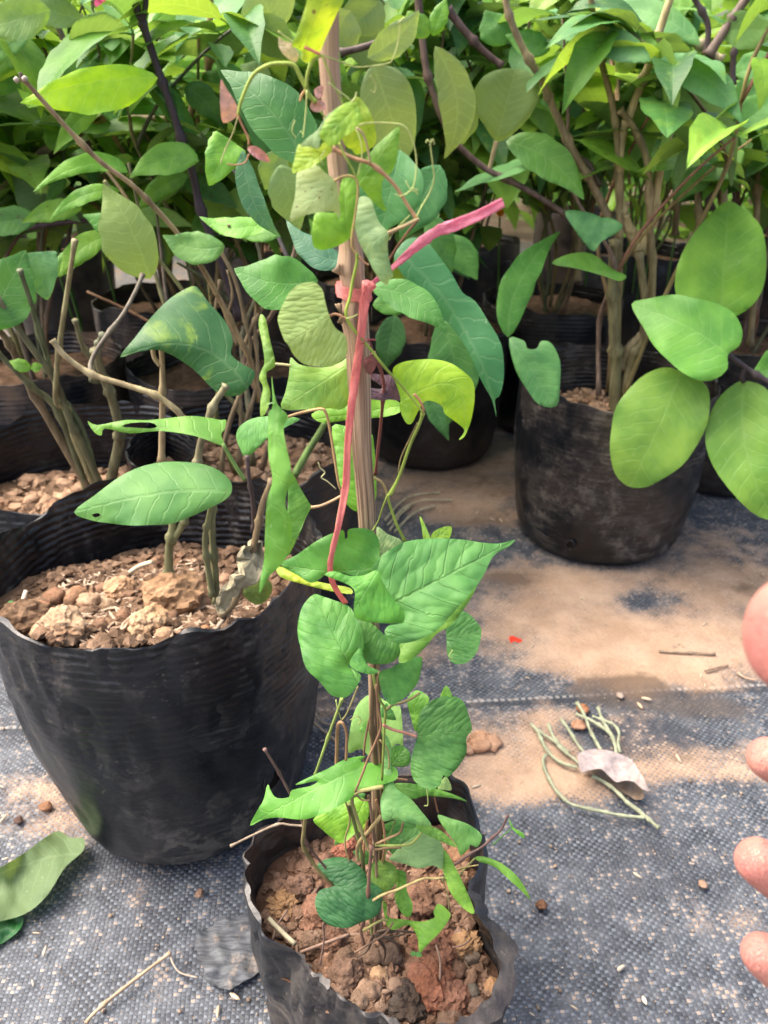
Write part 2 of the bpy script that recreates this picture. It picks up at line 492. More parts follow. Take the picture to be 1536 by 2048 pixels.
def mat_material():
    t = NT('woven_weed_mat')
    tc = t.n('ShaderNodeTexCoord').outputs['Object']
    r = t.mapping(tc, rot=(0, 0, math.radians(-4.5)))
    jig = t.noise(tc, 45.0, 2.0)
    jig2 = t.noise(t.mapping(tc, loc=(3.1, 1.7, 0)), 45.0, 2.0)
    x, y, _ = t.xyz(r)
    X = t.math('ADD', t.math('DIVIDE', x, 0.0033), t.math('MULTIPLY', jig, 1.1))
    Y = t.math('ADD', t.math('DIVIDE', y, 0.0028), t.math('MULTIPLY', jig2, 1.1))
    ix, iy = t.math('FLOOR', X), t.math('FLOOR', Y)
    fx, fy = t.math('FRACT', X), t.math('FRACT', Y)
    par = t.math('MODULO', t.math('ABSOLUTE', t.math('ADD', ix, iy)), 2.0)
    wn_ = t.n('ShaderNodeTexWhiteNoise', noise_dimensions='2D')
    t.set(wn_.inputs['Vector'], t.comb(ix, iy))
    cell = wn_.outputs[0]
    bx = t.math('SUBTRACT', 1.0, t.math('POWER', t.math('ABSOLUTE', t.math('SUBTRACT', t.math('MULTIPLY', fx, 2.0), 1.0)), 3.0))
    by = t.math('SUBTRACT', 1.0, t.math('POWER', t.math('ABSOLUTE', t.math('SUBTRACT', t.math('MULTIPLY', fy, 2.0), 1.0)), 3.0))
    hx = t.math('MULTIPLY', bx, t.math('ADD', 0.35, t.math('MULTIPLY', by, 0.65)))
    height = t.math('MULTIPLY', t.math('MULTIPLY', bx, by), t.math('ADD', 0.30, t.math('MULTIPLY', par, 0.70)))
    sand = t.n('ShaderNodeAttribute', attribute_name='sand').outputs['Fac']
    damp = t.n('ShaderNodeAttribute', attribute_name='damp').outputs['Fac']
    big = t.noise(tc, 5.5, 6.0, 0.62)
    med = t.noise(tc, 26.0, 6.0, 0.68)
    sml = t.noise(tc, 260.0, 4.0, 0.7)
    # the film itself: two directions of tape, bleached and dusty
    base = t.mix(par, (0.024, 0.029, 0.038, 1), (0.100, 0.115, 0.136, 1))
    base = t.mix(1.0, base, t.comb(t.math('ADD', 0.45, t.math('MULTIPLY', cell, 1.0)), t.math('ADD', 0.45, t.math('MULTIPLY', cell, 1.0)), t.math('ADD', 0.47, t.math('MULTIPLY', cell, 0.95))), 'MULTIPLY')
    base = t.mix(t.math('MULTIPLY', t.math('SUBTRACT', 1.0, height), 0.5), base, (0.028, 0.031, 0.038, 1))
    base = t.mix(t.math('MULTIPLY', t.ss(med, 0.36, 0.64), 0.45), base, (0.135, 0.149, 0.168, 1))
    base = t.mix(t.math('MULTIPLY', t.ss(big, 0.50, 0.64), 0.72), base, (0.036, 0.040, 0.050, 1))
    # grit caught in single cells
    caught = t.math('MULTIPLY', t.math('GREATER_THAN', t.math('ADD', cell, t.math('MULTIPLY', t.math('SUBTRACT', med, 0.5), 1.3)), t.math('SUBTRACT', 0.90, t.math('MULTIPLY', sand, 0.35))), t.math('SUBTRACT', 1.0, par))
    caught = t.math('MULTIPLY', caught, t.ss(t.math('MULTIPLY', bx, by), 0.15, 0.5))
    base = t.mix(t.math('MULTIPLY', caught, 0.75), base, (0.30, 0.245, 0.20, 1))
    base = t.mix(t.math('MULTIPLY', t.ss(sml, 0.62, 0.74), 0.6), base, (0.34, 0.29, 0.24, 1))
    # marker seam: a stitched row of light dashes
    sy = t.math('SUBTRACT', y, SEAM)
    seam = t.math('MULTIPLY', t.ss(t.math('ABSOLUTE', sy), 0.0014, 0.0026, 1.0, 0.0), t.ss(t.math('PINGPONG', t.math('DIVIDE', x, 0.0075), 0.5), 0.18, 0.26))
    dark = t.ss(t.math('ABSOLUTE', t.math('ADD', sy, 0.006)), 0.003, 0.006, 1.0, 0.0)
    base = t.mix(t.math('MULTIPLY', dark, 0.7), base, (0.025, 0.03, 0.038, 1))
    base = t.mix(t.math('MULTIPLY', seam, 0.42), base, (0.48, 0.44, 0.40, 1))
    # sand
    sm = t.math('ADD', sand, t.math('MULTIPLY', t.math('SUBTRACT', med, 0.5), 1.5))
    sm = t.math('ADD', sm, t.math('MULTIPLY', t.math('SUBTRACT', big, 0.5), 1.1))
    sm = t.math('ADD', sm, t.math('MULTIPLY', t.math('SUBTRACT', t.math('MULTIPLY', t.math('SUBTRACT', 1.0, height), 0.6), 0.3), 0.50))
    sm = t.math('ADD', sm, t.math('MULTIPLY', t.math('SUBTRACT', sml, 0.5), 0.35))
    smask = t.math('MULTIPLY', t.ss(sm, 0.24, 0.78), t.math('ADD', 0.80, t.math('MULTIPLY', t.ss(sm, 0.7, 1.2), 0.2)))
    spk = t.math('MULTIPLY', t.ss(t.noise(tc, 75.0, 6.0, 0.75), 0.58, 0.70), 0.5)
    smask = t.math('MULTIPLY', smask, t.math('SUBTRACT', 1.0, spk))
    sc = t.mix(t.ss(t.noise(tc, 18.0, 6.0, 0.6), 0.3, 0.7), (0.345, 0.225, 0.140, 1), (0.475, 0.335, 0.228, 1))
    sc = t.mix(t.math('MULTIPLY', t.ss(sml, 0.42, 0.70), 0.5), sc, (0.34, 0.22, 0.14, 1))
    dm = t.ss(t.math('ADD', damp, t.math('MULTIPLY', t.math('SUBTRACT', med, 0.5), 1.2)), 0.35, 0.75)
    sc = t.mix(t.math('MULTIPLY', dm, 0.85), sc, (0.120, 0.080, 0.052, 1))
    c = t.mix(t.math('MULTIPLY', dm, 0.72), base, (0.075, 0.060, 0.050, 1))
    c = t.mix(t.math('MULTIPLY', smask, 0.93), c, sc)
    weave_h = t.math('MULTIPLY', height, t.math('SUBTRACT', 1.0, t.math('MULTIPLY', smask, 0.88)))
    h = t.math('ADD', t.math('MULTIPLY', weave_h, 0.8), t.math('ADD', t.math('MULTIPLY', smask, t.math('ADD', 0.7, t.math('MULTIPLY', sml, 2.2))), t.math('MULTIPLY', med, 2.0)))
    rough = t.math('ADD', 0.52, t.math('MULTIPLY', smask, 0.4))
    return t.done(t.princ(c, rough, 0.28, t.bump(h, 0.85, 0.0011)))

_sa, _sb = PZ(800, 1416, 0), PZ(1160, 1393, 0)
_a = math.radians(-4.5)
SEAM = ((_sa.x + _sb.x) * math.sin(_a) + (_sa.y + _sb.y) * math.cos(_a)) / 2

SANDS = [(1010, 1240, 110, 26, 0.35), (1180, 1225, 160, 22, 0.4), (1080, 1340, 130, 22, 0.35), (1330, 1440, 90, 20, 0.35), (1130, 1440, 90, 20, 0.3), (1180, 1290, 330, 75, 0.75), (1250, 1180, 260, 55, 0.5), (1400, 1300, 180, 70, 0.65), (1000, 1170, 120, 45, 0.4), (1060, 1500, 170, 80, 0.85), (1010, 1590, 130, 40, 0.75),
         (1180, 1570, 110, 50, 0.45), (1440, 1540, 150, 40, 0.55), (1400, 1380, 60, 18, 0.25), (60, 1590, 90, 45, 0.6), (130, 1660, 120, 30, 0.45), (1100, 1160, 120, 25, 0.45), (1450, 1100, 160, 60, 0.5),
         (900, 1010, 180, 55, 0.6), (980, 930, 160, 40, 0.6), (1480, 1190, 120, 50, 0.4), (950, 1950, 70, 25, 0.15), (880, 1330, 90, 40, 0.2), (1100, 1400, 120, 26, 0.28), (640, 1420, 50, 50, 0.35),
         (1300, 1990, 200, 25, 0.32), (1400, 1830, 140, 60, 0.16), (560, 1760, 90, 60, 0.14), (1280, 1360, 90, 26, 0.4), (1500, 1500, 60, 20, 0.3)]
NOSAND = [(1310, 1210, 70, 28, 0.75), (1260, 1225, 60, 25, 0.4), (1000, 1180, 60, 35, 0.35), (1060, 1390, 130, 40, 0.5), (1180, 1480, 60, 36, 0.75), (1420, 1430, 110, 34, 0.7), (960, 1350, 80, 40, 0.4), (1280, 1640, 330, 45, 0.55), (1150, 1700, 260, 60, 0.5),
          (900, 1235, 60, 30, 0.4), (1200, 1420, 60, 15, 0.3), (1090, 1230, 120, 14, 0.45), (1480, 1590, 60, 20, 0.4)]
DAMP_DARK = [(1080, 1160, 60, 20, 0.4), (1160, 1245, 70, 16, 0.35), (1020, 1395, 80, 18, 0.35), (1330, 1260, 40, 14, 0.4), (1250, 1380, 110, 32, 0.8), (1420, 1420, 120, 32, 0.75), (1000, 1170, 70, 28, 0.6), (1480, 1180, 90, 30, 0.55), (960, 960, 200, 60, 0.55), (1200, 1390, 60, 22, 0.6), (1360, 1520, 60, 22, 0.6), (1180, 1600, 110, 30, 0.25), (950, 1050, 120, 20, 0.4), (1320, 1215, 60, 24, 0.3), (1290, 1130, 200, 18, 0.5), (350, 1730, 220, 16, 0.6), (1190, 1480, 60, 30, 0.35)]  # damp patches, plus darker strips along the foot of two bags
xs = np.concatenate([np.arange(-1.7, -0.55, 0.03), np.arange(-0.55, 0.85, 0.009), np.arange(0.85, 2.0, 0.03)])
ys = np.concatenate([np.arange(-0.5, 0.2, 0.04), np.arange(0.2, 1.35, 0.009), np.arange(1.35, 3.4, 0.04)])
GX, GY = np.meshgrid(xs, ys)
def field(lst):
    F_ = np.zeros_like(GX)
    for px, py, rx, ry, w in lst:
        c = PZ(px, py, 0)
        z = (c - CAM).dot(Vector((0, cp, -sp)))
        wx = rx * z / FPX
        wy = max(0.006, abs(PZ(px, py - ry, 0).y - PZ(px, py + ry, 0).y) / 2)
        F_ += w * np.exp(-(((GX - c.x) / wx) ** 2 + ((GY - c.y) / wy) ** 2) * 0.8)
    return F_
sandF = field(SANDS) - field(NOSAND) + np.clip((GY - 1.0) * 0.8, 0, 0.35)
sandF = np.clip(sandF, 0, 1)
damp_darkF = np.clip(field(DAMP_DARK), 0, 1) + np.clip((GY - 1.15) * 1.2, 0, 0.5)  # the far ground grows darker and browner with distance as well
nz = np.array([[noise.noise(Vector((x * 7, y * 7, 0))) * 0.5 + 0.5 * noise.noise(Vector((x * 24, y * 24, 5))) for x in xs] for y in ys])
GZ = 0.002 + 0.0035 * np.clip(sandF, 0, 1) + 0.0022 * nz
nx_, ny_ = len(xs), len(ys)
vs = np.stack([GX.ravel(), GY.ravel(), GZ.ravel()], 1)
ii = np.arange(nx_ * ny_).reshape(ny_, nx_)
fs = np.stack([ii[:-1, :-1].ravel(), ii[:-1, 1:].ravel(), ii[1:, 1:].ravel(), ii[1:, :-1].ravel()], 1)
wm = mk('weed_mat', vs.tolist(), fs.tolist(), mat_material())
for nm, fld in (('sand', sandF), ('damp', damp_darkF)):
    at = wm.data.attributes.new(nm, 'FLOAT', 'POINT')
    at.data.foreach_set('value', fld.ravel().astype(np.float32))
tag(wm, kind='structure')
def ground_z(x, y):
    return 0.004

# ---------------------------------------------------------------- stones and clods
def blob(rad, seed, sub=2, rough=0.35, flat=0.8, freq=1.0):
    bm = bmesh.new()
    bmesh.ops.create_icosphere(bm, subdivisions=sub, radius=1.0)
    o = Vector((seed * 3.7, seed * 1.3, seed * 7.1))
    vs_ = []
    for v in bm.verts:
        d = v.co.normalized()
        k = 1 + rough * noise.noise(d * 1.5 * freq + o) + rough * 0.65 * noise.noise(d * 3.6 * freq + o) + rough * 0.42 * noise.noise(d * 7 * freq + o) + (rough * 0.30 * noise.noise(d * 15 * freq + o) if sub > 2 else 0)
        vs_.append(Vector((d.x * k * rad, d.y * k * rad, d.z * k * rad * flat)))
    f = [tuple(q.index for q in p.verts) for p in bm.faces]
    bm.free()
    return vs_, f

def clod(parent, name, p, rad, seed, col, sub=3, flat=0.8, stretch=1.0, rough=0.4, zf=None):
    if zf is not None:
        a0 = math.atan2(p[1] - zf.c[1], p[0] - zf.c[0]); q0 = math.hypot(p[0] - zf.c[0], p[1] - zf.c[1]); lim = zf.rad(a0) - rad * 0.75
        if q0 > lim:
            p = Vector((zf.c[0] + math.cos(a0) * lim, zf.c[1] + math.sin(a0) * lim, p[2]))
    v, f = blob(rad, seed, sub, rough, flat)
    a = seed * 2.1
    ca, sa = math.cos(a), math.sin(a)
    v = [Vector((p[0] + (q.x * stretch) * ca - q.y * sa, p[1] + (q.x * stretch) * sa + q.y * ca, p[2] + q.z)) for q in v]
    return mk(name, v, f, M['earth'], parent, color=col, smooth=sub < 4)

def crumbs(parent, name, cx, cy, z0, R, n, seed, col, rmin, rmax, zf):
    rr = random.Random(seed)
    mb = MB()
    for i in range(n):
        a, q = rr.uniform(0, 6.283), R * math.sqrt(rr.random())
        q = zf.rad(a) * 0.96 * math.sqrt(rr.random())
        x, y = zf.c[0] + q * math.cos(a), zf.c[1] + q * math.sin(a)
        r = rmin + (rmax - rmin) * rr.random() ** 3.5
        v, f = blob(r, rr.uniform(0, 99), 1, 0.9, 0.75)
        zz = zf(x, y) + r * 0.25
        mb.add([Vector((w.x + x, w.y + y, w.z + zz)) for w in v], f)
    o = mb.build(name, M['earth'], parent, color=col, smooth=False)
    return tag(o, kind='stuff')

def husks(parent, name, cx, cy, R, n, seed, zf, lmin=0.004, lmax=0.010, col=(0.36, 0.27, 0.18, 1), inside=None):
    rr = random.Random(seed)
    mb = MB()
    for i in range(n):
        a, q = rr.uniform(0, 6.283), R * math.sqrt(rr.random())
        x, y = cx + q * math.cos(a), cy + q * math.sin(a)
        if inside and not inside(x, y):
            continue
        if hasattr(zf, 'rad') and math.hypot(x - zf.c[0], y - zf.c[1]) > zf.rad(math.atan2(y - zf.c[1], x - zf.c[0])) * 0.93:
            continue
        l = rr.uniform(lmin, lmax)
        an = rr.uniform(0, 6.283)
        z = zf(x, y) + 0.0015
        d = Vector((math.cos(an), math.sin(an), rr.uniform(-0.3, 0.4))) * l / 2
        c = Vector((x, y, z))
        v, f = tube_geo([c - d, c - d * 0.5, c + d * 0.4, c + d], [0.0003, l * 0.13, l * 0.12, 0.0003], 5)
        mb.add(v, f)
    return tag(mb.build(name, M['dry'], parent, color=col), kind='stuff')

# ---------------------------------------------------------------- nursery bags
def bag(cx, cy, R, Rb, H, label, seed, soil_h, group=None, rim_pts=None, lip=None, cols=(0.21, 0.14, 0.095), segs=96, dust=1.0, mud=0.0, wob=0.006, name='nursery_bag', slope=0.0, streak=0.0, pw=0.85, boff=(0.0, 0.0)):
    """film bag: outer wall up from the base, over the rim and down inside to the soil; returns root, soil height function"""
    rr = random.Random(seed)
    root = empty(name, (cx, cy, 0), label, 'plant pot', group)
    o = seed * 5.3
    def rim(a):
        if rim_pts is not None:
            return rim_pts(a)
        k = 1 + 0.035 * noise.noise(Vector((math.cos(a) * 1.3 + o, math.sin(a) * 1.3, 1))) + 0.012 * noise.noise(Vector((math.cos(a) * 4 + o, math.sin(a) * 4, 2)))
        h = H + wob * 2.0 * noise.noise(Vector((math.cos(a) * 1.6 + o, math.sin(a) * 1.6, 7))) + wob * 0.8 * noise.noise(Vector((math.cos(a) * 6 + o, math.sin(a) * 6, 9)))
        return (cx + math.cos(a) * R * k, cy + math.sin(a) * R * k, h)
    nu = 26
    nin = 14
    verts, faces = [], []
    rings = []
    tk = 0.0012
    for i in range(nu + 1 + nin + 1):
        row = []
        for k in range(segs):
            a = 2 * math.pi * k / segs
            rx, ry, rh = rim(a)
            cre = abs(noise.noise(Vector((math.cos(a) * 3.1 + o, math.sin(a) * 3.1, i * 0.16 + a * 0.3)))) - 0.25
            wr = -0.006 * max(-0.25, -abs(cre)) * 0 - 0.0045 * max(0.0, 0.10 - abs(cre)) / 0.10 * (0.4 + 0.6 * (i / (nu + nin))) + noise.noise(Vector((math.cos(a) * 2.2 + o, math.sin(a) * 2.2, i * 0.10))) * 0.0045 + noise.noise(Vector((math.cos(a) * 9 + o, math.sin(a) * 9, i * 0.22))) * 0.0016
            if i <= nu:
                f = i / nu
                bx, by = cx + boff[0] + math.cos(a) * Rb, cy + boff[1] + math.sin(a) * Rb
                e = f ** pw
                x, y, z = bx + (rx - bx) * e, by + (ry - by) * e, rh * f
                if f < 0.08:                                     # rounded bottom edge
                    q = (1 - f / 0.08) * 0.012
                    x -= math.cos(a) * q; y -= math.sin(a) * q
                bulge = math.sin(f * math.pi) * 0.006
                x += math.cos(a) * (bulge + wr * math.sin(min(1, f * 3) * 1.57)); y += math.sin(a) * (bulge + wr * math.sin(min(1, f * 3) * 1.57))
                if lip is not None:
                    L = lip(a) * max(0.0, (f - 0.78) / 0.22)
                    x += math.cos(a) * L; y += math.sin(a) * L
                    z -= 0.3 * L
            else:
                g = (i - nu - 1) / nin
                zz = rh * (1 - g) + (soil_h - 0.02 - 0.16 * slope) * g
                f = zz / rh
                bx, by = cx + boff[0] + math.cos(a) * (Rb - tk), cy + boff[1] + math.sin(a) * (Rb - tk)
                e = f ** pw
                x, y, z = bx + (rx - bx) * e - math.cos(a) * tk, by + (ry - by) * e - math.sin(a) * tk, zz
                bulge = math.sin(f * math.pi) * 0.006
                x += math.cos(a) * (bulge + wr * (1 - 0.3 * g)); y += math.sin(a) * (bulge + wr * (1 - 0.3 * g))
                if g == 0:
                    z += 0.0006
            row.append(len(verts))
            verts.append((x, y, z))
        rings.append(row)
    for i in range(len(rings) - 1):
        for k in range(segs):
            k2 = (k + 1) % segs
            faces.append((rings[i][k], rings[i][k2], rings[i + 1][k2], rings[i + 1][k]))
    faces.append(tuple(reversed(rings[0])))
    w = mk('bag_wall', verts, faces, M['film'], root)
    w.data.materials.append(M['film_inner'])
    nou = (nu + 1) * segs
    w.data.polygons.foreach_set('material_index', [1 if (nou <= n_ < len(faces) - 1) else 0 for n_ in range(len(faces))])
    w['streak'] = streak
    sh = np.zeros(len(w.data.edges), dtype=bool)
    ev = np.empty(len(w.data.edges) * 2, dtype=np.int32); w.data.edges.foreach_get('vertices', ev); ev = ev.reshape(-1, 2) // segs
    sh[(ev[:, 0] == ev[:, 1]) & ((ev[:, 0] == nu) | (ev[:, 0] == nu + 1))] = True
    at = w.data.attributes.get('sharp_edge') or w.data.attributes.new('sharp_edge', 'BOOLEAN', 'EDGE')
    at.data.foreach_set('value', sh)
    w['dust'] = dust
    w['mud'] = mud
    def zf(x, y):
        return soil_h + slope * (cy - y) + 0.010 * noise.noise(Vector((x * 16 + o, y * 16, 0))) + 0.006 * noise.noise(Vector((x * 45 + o, y * 45, 3))) + 0.003 * noise.noise(Vector((x * 110 + o, y * 110, 3)))
    # soil disc reaching just into the wall
    sv, sf = [], []
    nr = 22 if segs >= 90 else 10
    na = 64 if segs >= 90 else 36
    for i in range(nr + 1):
        for k in range(na):
            a = 2 * math.pi * k / na
            rx, ry, rh = rim(a)
            q = i / nr
            bx, by = cx + boff[0] + math.cos(a) * Rb, cy + boff[1] + math.sin(a) * Rb
            x, y, z = cx, cy, soil_h
            for _ in range(3):
                fz = max(0.05, min(z, rh - 0.012)) / rh
                e = fz ** pw
                bg_ = math.sin(fz * math.pi) * 0.006 - 0.0022
                ex, ey = bx + (rx - bx) * e + math.cos(a) * bg_, by + (ry - by) * e + math.sin(a) * bg_
                x, y = cx + (ex - cx) * q, cy + (ey - cy) * q
                z = min(zf(x, y), rh - 0.012)
            sv.append((x, y, z))
    for i in range(nr):
        for k in range(na):
            k2 = (k + 1) % na
            sf.append((i * na + k, (i + 1) * na + k, (i + 1) * na + k2, i * na + k2))
    def rad(a):
        rx, ry, rh = rim(a)
        e = (soil_h / rh) ** pw
        ex, ey = cx + boff[0] + math.cos(a) * Rb, cy + boff[1] + math.sin(a) * Rb
        return math.hypot(ex + (rx - ex) * e - cx, ey + (ry - ey) * e - cy)
    zf.rad = rad
    zf.c = (cx, cy)
    mk('soil', sv, sf, M['earth'], root, color=(*cols, 1))
    return root, zf

def drain_hole(root, px, py, cx, cy, Rat, r, tilt=0.0):
    """a raised lip round a dark disc painted as the shade in a punched hole, on the near wall of a bag"""
    d = ray(px, py)
    # intersect the ray with a vertical cylinder of radius Rat
    ox, oy = CAM.x - cx, CAM.y - cy
    A = d.x ** 2 + d.y ** 2; B = 2 * (ox * d.x + oy * d.y); C_ = ox ** 2 + oy ** 2 - Rat ** 2
    disc = B * B - 4 * A * C_
    if disc < 0: return
    t = (-B - math.sqrt(disc)) / (2 * A)
    p = CAM + d * t
    nrm = Vector((p.x - cx, p.y - cy, 0)).normalized()
    ux = Vector((-nrm.y, nrm.x, 0)); uz = Vector((0, 0, 1))
    p = p + nrm * 0.0035
    ring = [p + ux * (math.cos(a) * r) + uz * (math.sin(a) * r * 1.15) + nrm * 0.001 * math.sin(a * 2 + 1) for a in [2 * math.pi * k / 20 for k in range(21)]]
    v, f = tube_geo(ring, [r * 0.16] * 21, 6, False)
    o = mk('drain_hole', v, f, M['film'], root); o['dust'] = 2.0; o['mud'] = 0.8
    v2 = [p - nrm * 0.0004] + [p + ux * (math.cos(a) * r) + uz * (math.sin(a) * r * 1.15) - nrm * 0.0004 for a in [2 * math.pi * k / 20 for k in range(20)]]
    mk('hole_shade_disc', v2, [(0, 1 + k, 1 + (k + 1) % 20) for k in range(20)], M['hole'], o, color=(0.012, 0.009, 0.007, 1))  # flat near-black disc, the shade inside the hole put into its colour

# the small bag in front, its crumpled rim followed point by point
FGC = Vector((0.0, 0.293, 0.0))
RIM = [(905, 1536, .165), (790, 1553, .162), (660, 1588, .155), (560, 1622, .150), (515, 1655, .150), (488, 1715, .150), (485, 1770, .150), (503, 1820, .148), (528, 1878, .145), (578, 1902, .140), (640, 1962, .140),
       (720, 2028, .140), (800, 2052, .138), (880, 2066, .138), (945, 2048, .140), (985, 2005, .142), (1012, 1935, .145), (996, 1865, .147), (952, 1825, .148), (944, 1775, .150), (966, 1720, .152), (958, 1655, .158), (937, 1585, .165)]
rp = [PZ(*q) for q in RIM]
ra = [math.atan2(p.y - FGC.y, p.x - FGC.x) for p in rp]
order = sorted(range(len(rp)), key=lambda i: ra[i])
sa_ = [ra[i] for i in order]; sx_ = [rp[i].x for i in order]; sy_ = [rp[i].y for i in order]; sh_ = [rp[i].z for i in order]
def fg_rim(a):
    a = (a + math.pi) % (2 * math.pi) - math.pi
    def ip(v):
        return float(np.interp(a, [sa_[-1] - 2 * math.pi] + sa_ + [sa_[0] + 2 * math.pi], [v[-1]] + v + [v[0]]))
    c = 0.0016 * noise.noise(Vector((math.cos(a) * 9, math.sin(a) * 9, 1))) + 0.0004 * noise.noise(Vector((math.cos(a) * 17, math.sin(a) * 17, 1)))
    return (ip(sx_) + math.cos(a) * c, ip(sy_) + math.sin(a) * c, ip(sh_) + 0.6 * c)
def fg_lip(a):
    a = (a + math.pi) % (2 * math.pi) - math.pi
    return 0.010 * math.exp(-((a + 0.45) / 0.62) ** 2) * (1 + 0.5 * noise.noise(Vector((a * 5, 3, 1))))
FG, fg_soil = bag(FGC.x, FGC.y, 0.08, 0.066, 0.15, 'small black nursery bag with crumpled rim holding the staked vine', 3, 0.116, rim_pts=fg_rim, lip=fg_lip, cols=(0.16, 0.095, 0.065), segs=180, dust=1.3, streak=1.3, mud=0.12)
CL = [(565, 1800, 24, (0.318, 0.203, 0.113), 1.2), (640, 1828, 36, (0.212, 0.122, 0.086), 1.1), (600, 1770, 26, (0.153, 0.099, 0.074), 1), (625, 1880, 24, (0.163, 0.113, 0.084), 1), (665, 1872, 26, (0.134, 0.084, 0.062), 1), (965, 1882, 27, (0.318, 0.203, 0.113), 1.1), (944, 1902, 15, (0.187, 0.151, 0.122), 1.2),
      (986, 1968, 15, (0.370, 0.226, 0.125), 1), (946, 1976, 12, (0.143, 0.129, 0.107), 1), (925, 1868, 15, (0.201, 0.144, 0.115), 1), (868, 1885, 38, (0.218, 0.114, 0.078), 1.2), (865, 1965, 40, (0.225, 0.110, 0.074), 1.1), (905, 1990, 32, (0.202, 0.108, 0.076), 1), (815, 2000, 34, (0.066, 0.055, 0.048), 1.1),
      (690, 1950, 34, (0.154, 0.103, 0.078), 1.1), (735, 1985, 20, (0.273, 0.194, 0.143), 1.2), (757, 1945, 17, (0.341, 0.233, 0.146), 1), (720, 2000, 17, (0.238, 0.173, 0.130), 1), (795, 1970, 18, (0.200, 0.143, 0.107), 1), (850, 1975, 14, (0.220, 0.163, 0.127), 1), (840, 1800, 34, (0.177, 0.105, 0.073), 1), (905, 1760, 28, (0.268, 0.174, 0.113), 1),
      (930, 1700, 22, (0.282, 0.167, 0.102), 1), (690, 1700, 24, (0.258, 0.114, 0.078), 1), (650, 1715, 22, (0.213, 0.127, 0.091), 1), (745, 1900, 22, (0.146, 0.102, 0.077), 1), (690, 1905, 18, (0.200, 0.143, 0.107), 1), (760, 2010, 15, (0.238, 0.173, 0.130), 1), (900, 2035, 22, (0.181, 0.124, 0.095), 1), (680, 1990, 17, (0.219, 0.154, 0.118), 1),
      (640, 1925, 15, (0.181, 0.124, 0.095), 1), (560, 1850, 15, (0.146, 0.103, 0.081), 1), (880, 1810, 17, (0.232, 0.146, 0.102), 1), (835, 1920, 22, (0.186, 0.111, 0.078), 1), (780, 1900, 22, (0.110, 0.081, 0.063), 1), (915, 1930, 18, (0.179, 0.115, 0.086), 1), (955, 2010, 18, (0.154, 0.103, 0.078), 1), (590, 1895, 10, (0.311, 0.261, 0.218), 1)]
for i, (px, py, r, c, st) in enumerate(CL):
    p = PZ(px, py, 0.122)
    rad = r * (p - CAM).length / FPX * 0.95
    p.z = fg_soil(p.x, p.y) + rad * 0.28
    clod(FG, 'soil_clod', p, rad, i + 1.5, (*c, 1), 4 if r > 22 else 3, 0.82, st, 0.30, fg_soil)
crumbs(FG, 'soil_crumbs', FGC.x + 0.004, FGC.y - 0.004, 0, 0.071, 3400, 5, (.20, .130, .092, 1), 0.0005, 0.0046, fg_soil)
husks(FG, 'plant_fibre', FGC.x, FGC.y, 0.066, 130, 8, fg_soil, 0.004, 0.014, (0.17, 0.11, 0.075, 1))

# rear bags
A_, azf = bag(-0.18, 0.517, 0.129, 0.096, 0.262, 'large black nursery bag with big tan clods, left of the vine', 11, 0.222, cols=(0.20, 0.135, 0.09), segs=150, dust=2.2, wob=0.007, slope=0.28, pw=0.56, boff=(0.000, 0.0))
B_, bzf = bag(-0.325, 0.735, 0.127, 0.108, 0.245, 'ringed black nursery bag behind the large one at the left edge', 12, 0.186, slope=0.15, cols=(0.22, 0.15, 0.10), dust=0.7)
D_, dzf = bag(0.314, 0.990, 0.132, 0.112, 0.24, 'black nursery bag standing on the bare sand right of the vine', 13, 0.186, slope=0.15, cols=(0.24, 0.16, 0.11), segs=120, dust=2.6, streak=.5, mud=0.18)
C_, czf = bag(-0.155, 0.795, 0.128, 0.104, 0.235, 'black nursery bag directly behind the large bag, mostly hidden', 14, 0.185, cols=(0.22, 0.15, 0.10), dust=0.7)
E_, ezf = bag(0.085, 1.28, 0.125, 0.104, 0.24, 'shaded black nursery bag behind the stake and hanging leaves', 15, 0.215, dust=0.5, mud=0.2)
F_, fzf = bag(-0.50, 1.06, 0.127, 0.106, 0.245, 'mud-browned nursery bag in the second row at far left', 16, 0.21, dust=1.0, mud=1.0)
G_, gzf = bag(-0.235, 1.06, 0.127, 0.106, 0.24, 'dark nursery bag behind the long dry twig', 17, 0.205, dust=0.6, mud=0.25)
J_, jzf = bag(0.575, 1.185, 0.125, 0.108, 0.24, 'black nursery bag at the right edge behind the hanging round leaves', 18, 0.21, dust=0.9, mud=0.2)
I_, izf = bag(0.31, 1.42, 0.125, 0.108, 0.24, 'shaded nursery bag straight behind the one on the sand', 19, 0.215, dust=0.6, mud=0.2)
H_, hzf = bag(0.60, 1.86, 0.13, 0.11, 0.25, 'nursery bag in the back row on the right, rim showing between stems', 20, 0.215, dust=0.5)
K_, kzf = bag(-0.02, 1.62, 0.127, 0.108, 0.24, 'nursery bag deep in the shade of the middle rows', 21, 0.215, dust=0.5)
L_, lzf = bag(-0.40, 1.42, 0.127, 0.108, 0.24, 'nursery bag in the third row on the left', 22, 0.21, dust=0.6, mud=0.4)
SOILS = {}
for rt, zf_, sd, cc in ((A_, azf, 31, (.19, .130, .090)), (B_, bzf, 32, (.36, .25, .17)), (D_, dzf, 33, (.36, .25, .17)), (C_, czf, 34, (.34, .24, .165))):
    crumbs(rt, 'soil_crumbs', rt.location.x, rt.location.y, 0, 0.100, 3000 if rt is A_ else 1100, sd, (*cc, 1), 0.0006, 0.0058 if rt is A_ else 0.010, zf_)
husks(A_, 'rice_husk', -0.18, 0.475, 0.095, 900, 41, azf, 0.005, 0.011, (0.34, 0.25, 0.175, 1))
